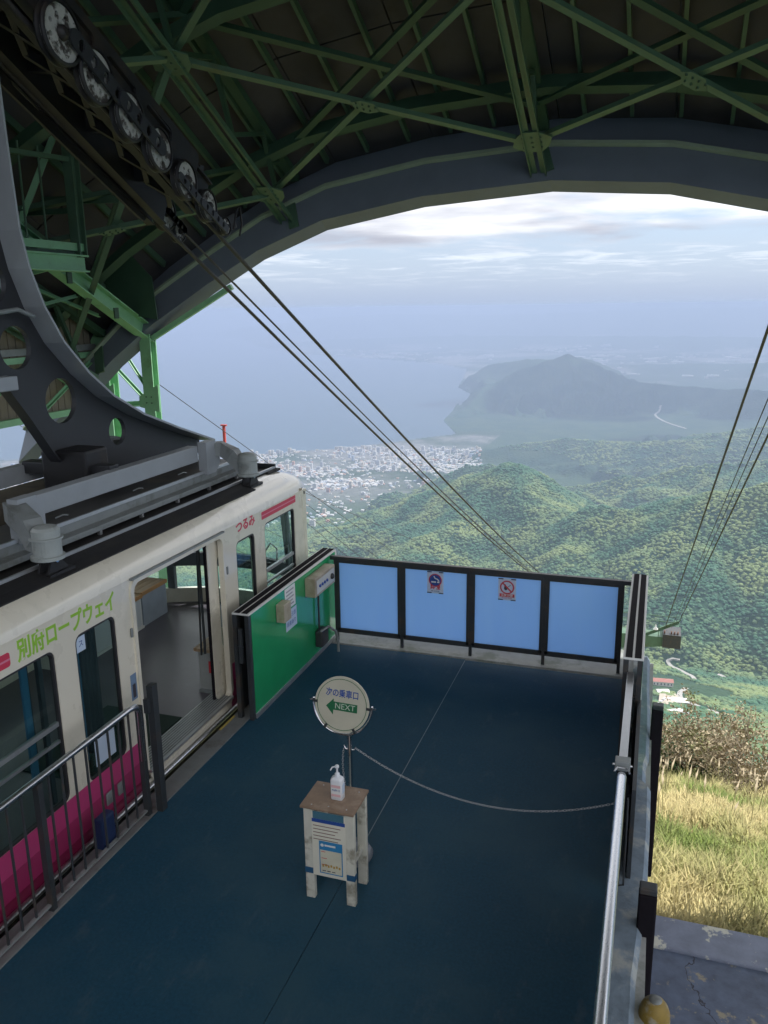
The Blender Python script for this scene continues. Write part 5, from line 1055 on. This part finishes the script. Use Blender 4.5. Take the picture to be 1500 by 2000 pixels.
MB().tube([(-4.5, 8.75, 1.05), (-4.4, 8.78, 1.2), (-4.3, 8.75, 1.15), (-4.3, 8.74, 1.0)], .012, 8).build('handle', STEEL, car)
MB().box(-4.16, -4.14, 4.27, 4.33, .5, 1.75).build('window_pole', M('faded_blue_pole', (.05, .16, .28), .5), car); MB().box(-4.16, -4.14, 4.84, 4.88, .5, 1.75).build('window_pole', M('faded_blue_pole', (.05, .16, .28), .5), car)
for k in range(4): MB().tube([(-4.2, 4.98 + .05 * k, .5), (-4.2, 4.98 + .05 * k, 1.8)], .024, 8).build('curtain_fold', M('dark_curtain', (.05, .055, .065), .8), car)
for y in (4.55, 5.2): MB().bar((-5.0, y, .1), (-5.0, y, 1.84), .04, .04).build('interior_pole', DARKS, car)
MB().bbox(-6.4, -6.0, 1.0, 5.0, .1, .55, .02).build('bench', INTG, car)
# lettering and stripes on the near side
XT = CX0 + .0015
MB().text('別府ロープウェイ', .17, (XT, 4.66, 1.757), UY, UZ, .0012, width=1.07, bold=.0042).build('lettering', LIME, car); MB().text('つるみ', .13, (XT, 7.43, 1.815), UY, UZ, .0012, width=.42, bold=.003).build('lettering', REDL, car)
MB().plate([rrect(7.80, 8.69, 1.768, 1.852, .006)], .002, (XT, 0, 0), UY, UZ).build('stripe', REDL, car); MB().box(XT + .0012, XT + .002, 7.80, 8.69, 1.805, 1.817).build('stripe', REDS, car)
MB().plate([rrect(1.2, 4.05, 1.70, 1.80, .02)], .002, (XT, 0, 0), UY, UZ).build('stripe', REDL, car); MB().box(XT + .0012, XT + .002, 1.2, 4.05, 1.742, 1.756).build('stripe', REDS, car)
nt_ = MB().box(CX0 - .018, CX0 - .016, 4.72, 4.82, 1.50, 1.62).build('window_notice', PAPERB, car); MB().text('ス', .06, (CX0 - .0155, 4.77, 1.56), UY, UZ, .0005).build('lettering', INKB, nt_)
MB().box(CX0 - .018, CX0 - .016, 4.8, 5.05, .5, .72).build('window_notice', PAPERB, car)
# roof gear: long equipment boxes between the suspension beams
eq = MB().bbox(-5.05, -4.62, 4.2, 8.42, 2.14, 2.30, .01).build('roof_box', M('dark_box_paint', (.075, .075, .075), .5, var=.15, scale=6, col2=(.13, .11, .085), cs=2), car)
MB().bar((-4.61, 4.2, 2.29), (-4.61, 8.42, 2.29), .02, .03).build('box_edge', ALU, eq); MB().box(-4.612, -4.607, 4.2, 8.42, 2.20, 2.275).build('box_side', GREYP, eq)
MB().bbox(-4.62, -4.50, 4.2, 8.40, 2.15, 2.20, .006).build('box_step', GREYP, eq)
for y in np.arange(4.5, 8.4, .62): MB().box(-4.53, -4.50, y, y + .03, 2.115, 2.151).build('box_bracket', ALU, eq)
for y in (5.5, 6.6, 7.4): MB().tube([(-4.75, y, 2.31), (-4.72, y + .06, 2.325), (-4.72, y + .12, 2.31)], .008, 6).build('box_handle', GREYP, eq)
eq2 = MB().bbox(-5.95, -5.5, 3.0, 7.2, 2.14, 2.34, .01).build('roof_box', M('rusty_box_paint', (.14, .12, .09), .6, var=.2, scale=5, col2=(.07, .065, .06), cs=3), car)
# suspension: two long beams, cross heads, damper pots on clevises at the corners
def beam(x, y0, y1, z): return MB().bbox(x - .06, x + .06, y0, y1, z - .085, z + .085, .008)
for x in (-4.72, -5.78):
    bm_ = beam(x, 5.15, 7.68, 2.49).build('suspension_beam', FLNG, car)
for y, dy in ((7.72, .45), (5.10, -.35)):
    for sx in (-1, 1):
        x = CC + sx * .53
        MB().plate([[(-.02, -.20), (.16, -.20), (.26, -.12), (.26, .06), (.18, .15), (-.02, .15)]], .10, (x + sx * .10, y - (.0 if dy > 0 else .18), 2.46), UY * (1 if dy > 0 else 1), UZ).build('beam_head', FLNG, car)
        xp, yp2 = CC + sx * 1.0, (8.02 if dy > 0 else 4.80)
        arm = [Vector((x + sx * .02, y + dy * .30, 2.50)), Vector((x + sx * .16, y + dy * .62, 2.50)), Vector((xp - sx * .16, yp2 - dy * .08, 2.44)), Vector((xp - sx * .09, yp2, 2.33)), Vector((xp, yp2, 2.31))]; rings = []
        for i, p in enumerate(arm):
            d_ = (arm[min(i + 1, 4)] - arm[max(i - 1, 0)]).normalized(); a_ = d_.cross(UZ).normalized() * .075; b_ = a_.cross(d_).normalized() * (.075 if i < 3 else .065); rings.append([p - a_ - b_, p + a_ - b_, p + a_ + b_, p - a_ + b_])
        mb = MB(); mb.loft(rings, caps=True); mb.build('pot_arm', GREYP, car)
        pot = MB().lathe([(.10, 2.20), (.125, 2.21), (.125, 2.235), (.105, 2.24), (.105, 2.36), (.122, 2.362), (.122, 2.376), (.103, 2.378), (.103, 2.43), (.085, 2.452), (.04, 2.465)], (xp, yp2, 0), 26, smooth=False).build('damper_pot', M('pale_grey_pot_paint', (.36, .39, .38), .5, var=.12, scale=7, col2=(.24, .26, .25), cs=4), car)
        cl = MB(); yv = yp2 + .10
        for o in (-.045, .045): cl.plate([[(-.10, 2.09), (.14, 2.09), (.10, 2.14), (.035, 2.20), (.03, 2.25), (-.04, 2.25), (-.06, 2.18)]], .018, (xp + o * 1, yv - .08, 0), UY, UZ)
        cl.box(xp - .08, xp + .08, yv - .19, yv + .09, 2.075, 2.105); cl.build('clevis', STEELB, pot); MB().lathe([(.022, -.07), (.022, .07)], (xp, yv - .085, 2.20), 10, 'x').build('pin', CHROME, pot)
# hanger: pierced web with wide flanges, spreading from the carriage to the beams
HO = [(8.75, 2.45), (8.0, 2.70), (7.346, 2.939), (6.869, 3.176), (6.524, 3.428), (6.22, 3.725), (6.012, 4.038), (5.881, 4.353), (5.815, 4.655), (5.80, 4.93), (5.78, 5.4), (5.76, 6.4)]
YC = 4.62
def mir(p): return (2 * YC - p[0], p[1])
bot = [(8.72, 2.30), (6.42, 2.40), (6.13, 2.74), (5.86, 3.12), (5.56, 3.50), (5.15, 3.92), (YC, 4.10)]
outline = HO[::-1] + bot + [mir(p) for p in bot[::-1][1:]] + [mir(p) for p in HO]
holes = [circ(6.36, 3.19, .21, 30), circ(5.86, 3.70, .185, 30), circ(7.16, 2.79, .14, 30), circ(5.66, 4.24, .175, 30), circ(5.45, 4.75, .13, 24)]
holes += [[mir(p) for p in h] for h in holes]
MB().plate([outline] + holes, .05, (CC - .05, 0, 0), UY, UZ).build('hanger_web', HANG, car)
for pts, nm in ((HO, 'hanger_flange'), ([mir(p) for p in HO], 'hanger_flange')):
    mb = MB(); L0 = [Vector((0, p[0], p[1])) for p in pts]; rings = []
    for i, p in enumerate(L0):
        d = (L0[min(i + 1, len(L0) - 1)] - L0[max(i - 1, 0)]).normalized(); nn = d.cross(UX).normalized()
        if nn.z < 0: nn = -nn
        rings.append([p + UX * (CC - .19) + nn * .002, p + UX * (CC + .19) + nn * .002, p + UX * (CC + .19) + nn * .024, p + UX * (CC - .19) + nn * .024])
    mb.loft(rings, caps=True); mb.build(nm, FLNG, car)
mb = MB(); L0 = [Vector((0, *p)) for p in bot[1:]]
mb.loft([[p + UX * (CC - .08), p + UX * (CC + .04), p + UX * (CC + .04) - UZ * .02, p + UX * (CC - .08) - UZ * .02] for p in L0], caps=True); mb.build('hanger_flange', HANG, car)
MB().bbox(CC + .02, CC + .14, 3.6, 5.66, 3.36, 3.48, .01).build('stay_beam', FLNG, car); MB().bbox(CC - .5, CC + .5, 6.28, 6.42, 2.49, 2.61, .01).build('cross_beam', HANG, car)
MB().bar((CC - .3, 6.48, 2.98), (CC - .3, 6.30, 3.5), .05, .03, (1, 0, 0)).build('strut', ALU, car); MB().bar((CC - .3, 5.75, 3.6), (CC - .3, 5.62, 4.0), .08, .03, (1, 0, 0)).build('strut', M('white_strut', (.7, .7, .7), .5), car)
mb = MB(); mb.bbox(CC - .2, CC + .3, 6.2, 6.55, 2.35, 2.75, .03); mb.build('clamp_block', STEELB, car); MB().tube([(CC + .2, 6.4, 2.42), (CC + .25, 6.9, 2.34), (CC + .2, 7.1, 2.4)], .014, 6).build('cable', STEELB, car)
MB().tube([(CC + .12, 5.4, 3.98), (CC + .14, 5.75, 4.02), (CC + .12, 5.95, 3.96)], .02, 8).build('cable', GREYP, car)
cr_ = MB().box(CC - .55, CC + .55, 3.2, 6.2, 6.4, 6.75).build('carriage', STEELB, car)

# ================================================================== grass and shrubs on the slope
def grass(name, label, n, a0, a1, r0, r1, hmin, hmax, wid):
    a = np.radians(a0 + (a1 - a0) * rng.random(n)); r = np.sqrt(r0 ** 2 + (r1 ** 2 - r0 ** 2) * rng.random(n) ** 1.25)
    x, y = r * np.sin(a), r * np.cos(a)
    ok = ~((x > -10.6) & (x < 6.3) & (y < 6.98)) & ~((x > -3.9) & (x < .2) & (y < 9.6))
    x, y, r = x[ok], y[ok], r[ok]; n = len(x); z, _ = land(x, y)
    tuft = fbm(x / .55, y / .55, 3, 5); dry = fbm(x / 1.9, y / 1.9, 3, 61); h = (hmin + (hmax - hmin) * rng.random(n)) * (.35 + 1.3 * np.clip((tuft - .25) * 2, 0, 1))
    th = 2 * np.pi * rng.random(n); lean = (.2 + .55 * rng.random(n)) * h; w = wid * (.6 + .8 * rng.random(n)) * (1 + r / 40)
    dx, dy = np.cos(th), np.sin(th); sx, sy = -dy * w / 2, dx * w / 2
    v = np.zeros((n, 5, 3))
    v[:, 0] = np.stack([x - sx, y - sy, z - .03], -1); v[:, 1] = np.stack([x + sx, y + sy, z - .03], -1)
    v[:, 2] = np.stack([x - sx * .8 + dx * lean * .3, y - sy * .8 + dy * lean * .3, z + h * .6], -1); v[:, 3] = np.stack([x + sx * .8 + dx * lean * .3, y + sy * .8 + dy * lean * .3, z + h * .6], -1)
    v[:, 4] = np.stack([x + dx * lean, y + dy * lean, z + h * (.88 + .1 * rng.random(n))], -1)
    base = np.arange(n)[:, None] * 5
    f = [tuple(q) for q in (base + np.array([0, 1, 3, 2])).tolist()] + [tuple(q) for q in (base + np.array([2, 3, 4])).tolist()]
    me = bpy.data.meshes.new(name); me.from_pydata(v.reshape(-1, 3), [], f)
    k = np.clip((dry - .27) * 3.2 + .35 * (rng.random(n) - .5), 0, 1)[:, None]
    g = np.array([.22, .29, .075]) * (1 - k) + np.array([.58, .50, .25]) * k; g = g * (.7 + .6 * rng.random((n, 1)))
    tip = g * 1.0 + np.array([.08, .06, .03]) * k
    cols = np.ones((n, 5, 4)); cols[:, :4, :3] = g[:, None, :]; cols[:, 4, :3] = tip
    ca = me.color_attributes.new('Col', 'FLOAT_COLOR', 'POINT'); ca.data.foreach_set('color', cols.astype(np.float32).ravel())
    me.materials.append(GRASSM); o = bpy.data.objects.new(name, me); COL.objects.link(o); return tag(o, label, 'grass', kind='stuff')
grass('grass', 'sunlit tufted green and straw coloured grass right of the platform', 135000, -4, 14, 6.9, 34, .08, .36, .014)
grass('grass', 'grass on the slope below the fence and beyond the cabin', 45000, -75, -3, 8.5, 36, .2, .6, .02)
# pampas plumes along the brow
def plumes(n):
    mb_v, mb_f, cols = [], [], []
    for i in range(n):
        a = R(-3 + 16 * rng.random()); r = 13 + 16 * rng.random(); x, y = r * math.sin(a), r * math.cos(a); z = float(land([x], [y])[0][0]); h = .5 + .8 * rng.random(); dx = .25 * (rng.random() - .3); dy = .2 * (rng.random() - .5)
        o = len(mb_v); w = .008
        mb_v += [(x - w, y, z), (x + w, y, z), (x + dx * .7 + w, y + dy * .7, z + h * .75), (x + dx * .7 - w, y + dy * .7, z + h * .75), (x + dx * .85 + .02, y + dy, z + h * .88), (x + dx * .85 - .02, y + dy, z + h * .88), (x + dx * 1.2, y + dy, z + h * 1.05)]
        mb_f += [(o, o + 1, o + 2, o + 3), (o + 3, o + 2, o + 4, o + 5), (o + 5, o + 4, o + 6)]
        cols += [(.22, .2, .09, 1)] * 4 + [(.62, .52, .36, 1)] * 3
    me = bpy.data.meshes.new('pampas_grass'); me.from_pydata(mb_v, [], mb_f); ca = me.color_attributes.new('Col', 'FLOAT_COLOR', 'POINT'); ca.data.foreach_set('color', np.array(cols, np.float32).ravel())
    me.materials.append(GRASSM); o = bpy.data.objects.new('pampas_grass', me); COL.objects.link(o); tag(o, 'pale feathery pampas plumes along the brow of the slope', 'grass', kind='stuff')
plumes(150)
def shrub(label, azd, r, w, h, seed, green=.0):
    rg_ = np.random.default_rng(seed); x, y = r * math.sin(R(azd)), r * math.cos(R(azd)); z = float(land([x], [y])[0][0])
    h *= .8
    t = thing('shrub', label, 'shrub', (x, y, z), 'shrubs on the brow of the slope')
    tips = []; mb = MB()
    for k in range(22):
        a = 2 * math.pi * rg_.random(); e = .25 + .75 * rg_.random(); q = Vector((x + math.cos(a) * w * .5 * rg_.random() ** .5, y + math.sin(a) * w * .5 * rg_.random() ** .5, z + h * e)); b = Vector((x + (q.x - x) * .2, y + (q.y - y) * .2, z - .1)); m = (b + q) / 2 + Vector((rg_.normal() * .1, rg_.normal() * .1, .1))
        mb.tube([b, m, q], [.03, .018, .006], 4, cap=False); tips.append((m, q))
        for _ in range(4):
            s = m + (q - m) * rg_.random(); e2 = s + Vector((rg_.normal() * .3, rg_.normal() * .3, .15 + .35 * rg_.random())); mb.tube([s, e2], [.010, .003], 3, cap=False); tips.append((s, e2))
    mb.build('stems', BARK, t)
    n = 1500; ti = rg_.integers(0, len(tips), n); vs, fs = [], []
    for i in ti:
        s, e = tips[i]; c = s + (e - s) * (.3 + .8 * rg_.random()) + Vector(rg_.normal(size=3)) * .11; u = Vector(rg_.normal(size=3)).normalized() * .06; v = Vector(rg_.normal(size=3)).normalized() * .04; o = len(vs); vs += [c - u, c + v, c + u, c - v]; fs.append((o, o + 1, o + 2, o + 3))
    me = bpy.data.meshes.new('foliage'); me.from_pydata([tuple(p - t.location) for p in vs], [], fs); me.materials.append(LEAFG if green else LEAFB); o = bpy.data.objects.new('foliage', me); COL.objects.link(o); o.parent = t
LEAFG = M('dark_green_shrub_leaves', (0.035, 0.075, 0.02), .6, var=.3, scale=3, spec=.3)
SHR = [('low brown shrub nearest to the black guide block', -1.2, 27, 3.2, 1.6, 1, 0), ('broad rusty brown shrub on the brow, leftmost but one', .6, 29, 3.6, 2.0, 2, 0), ('thin twiggy shrub at the middle of the brow', 2.3, 28, 3.2, 2.3, 3, 0), ('small dark green bush among the brown shrubs', 3.3, 24.5, 1.5, 1.2, 4, 1), ('tall brown shrub right of the small green bush', 4.2, 28, 3.6, 2.9, 5, 0), ('grey twiggy shrub behind the tall brown shrub', 5.2, 31, 3.6, 3.6, 6, 0), ('large brown shrub at the right picture edge', 6.6, 28, 3.8, 3.2, 7, 0), ('olive shrub low at the right picture edge', 7.2, 23, 2.6, 1.9, 8, 0), ('brown shrub just beyond the right picture edge', 8.8, 26, 3.6, 3.0, 9, 0), ('dry shrub in front of the tall brown shrub', 5.4, 24, 2.6, 1.6, 10, 0), ('pale dry shrub lowest on the brow beside the pampas', 1.6, 24.5, 2.4, 1.1, 11, 0)]
for s_ in SHR: shrub(*s_)
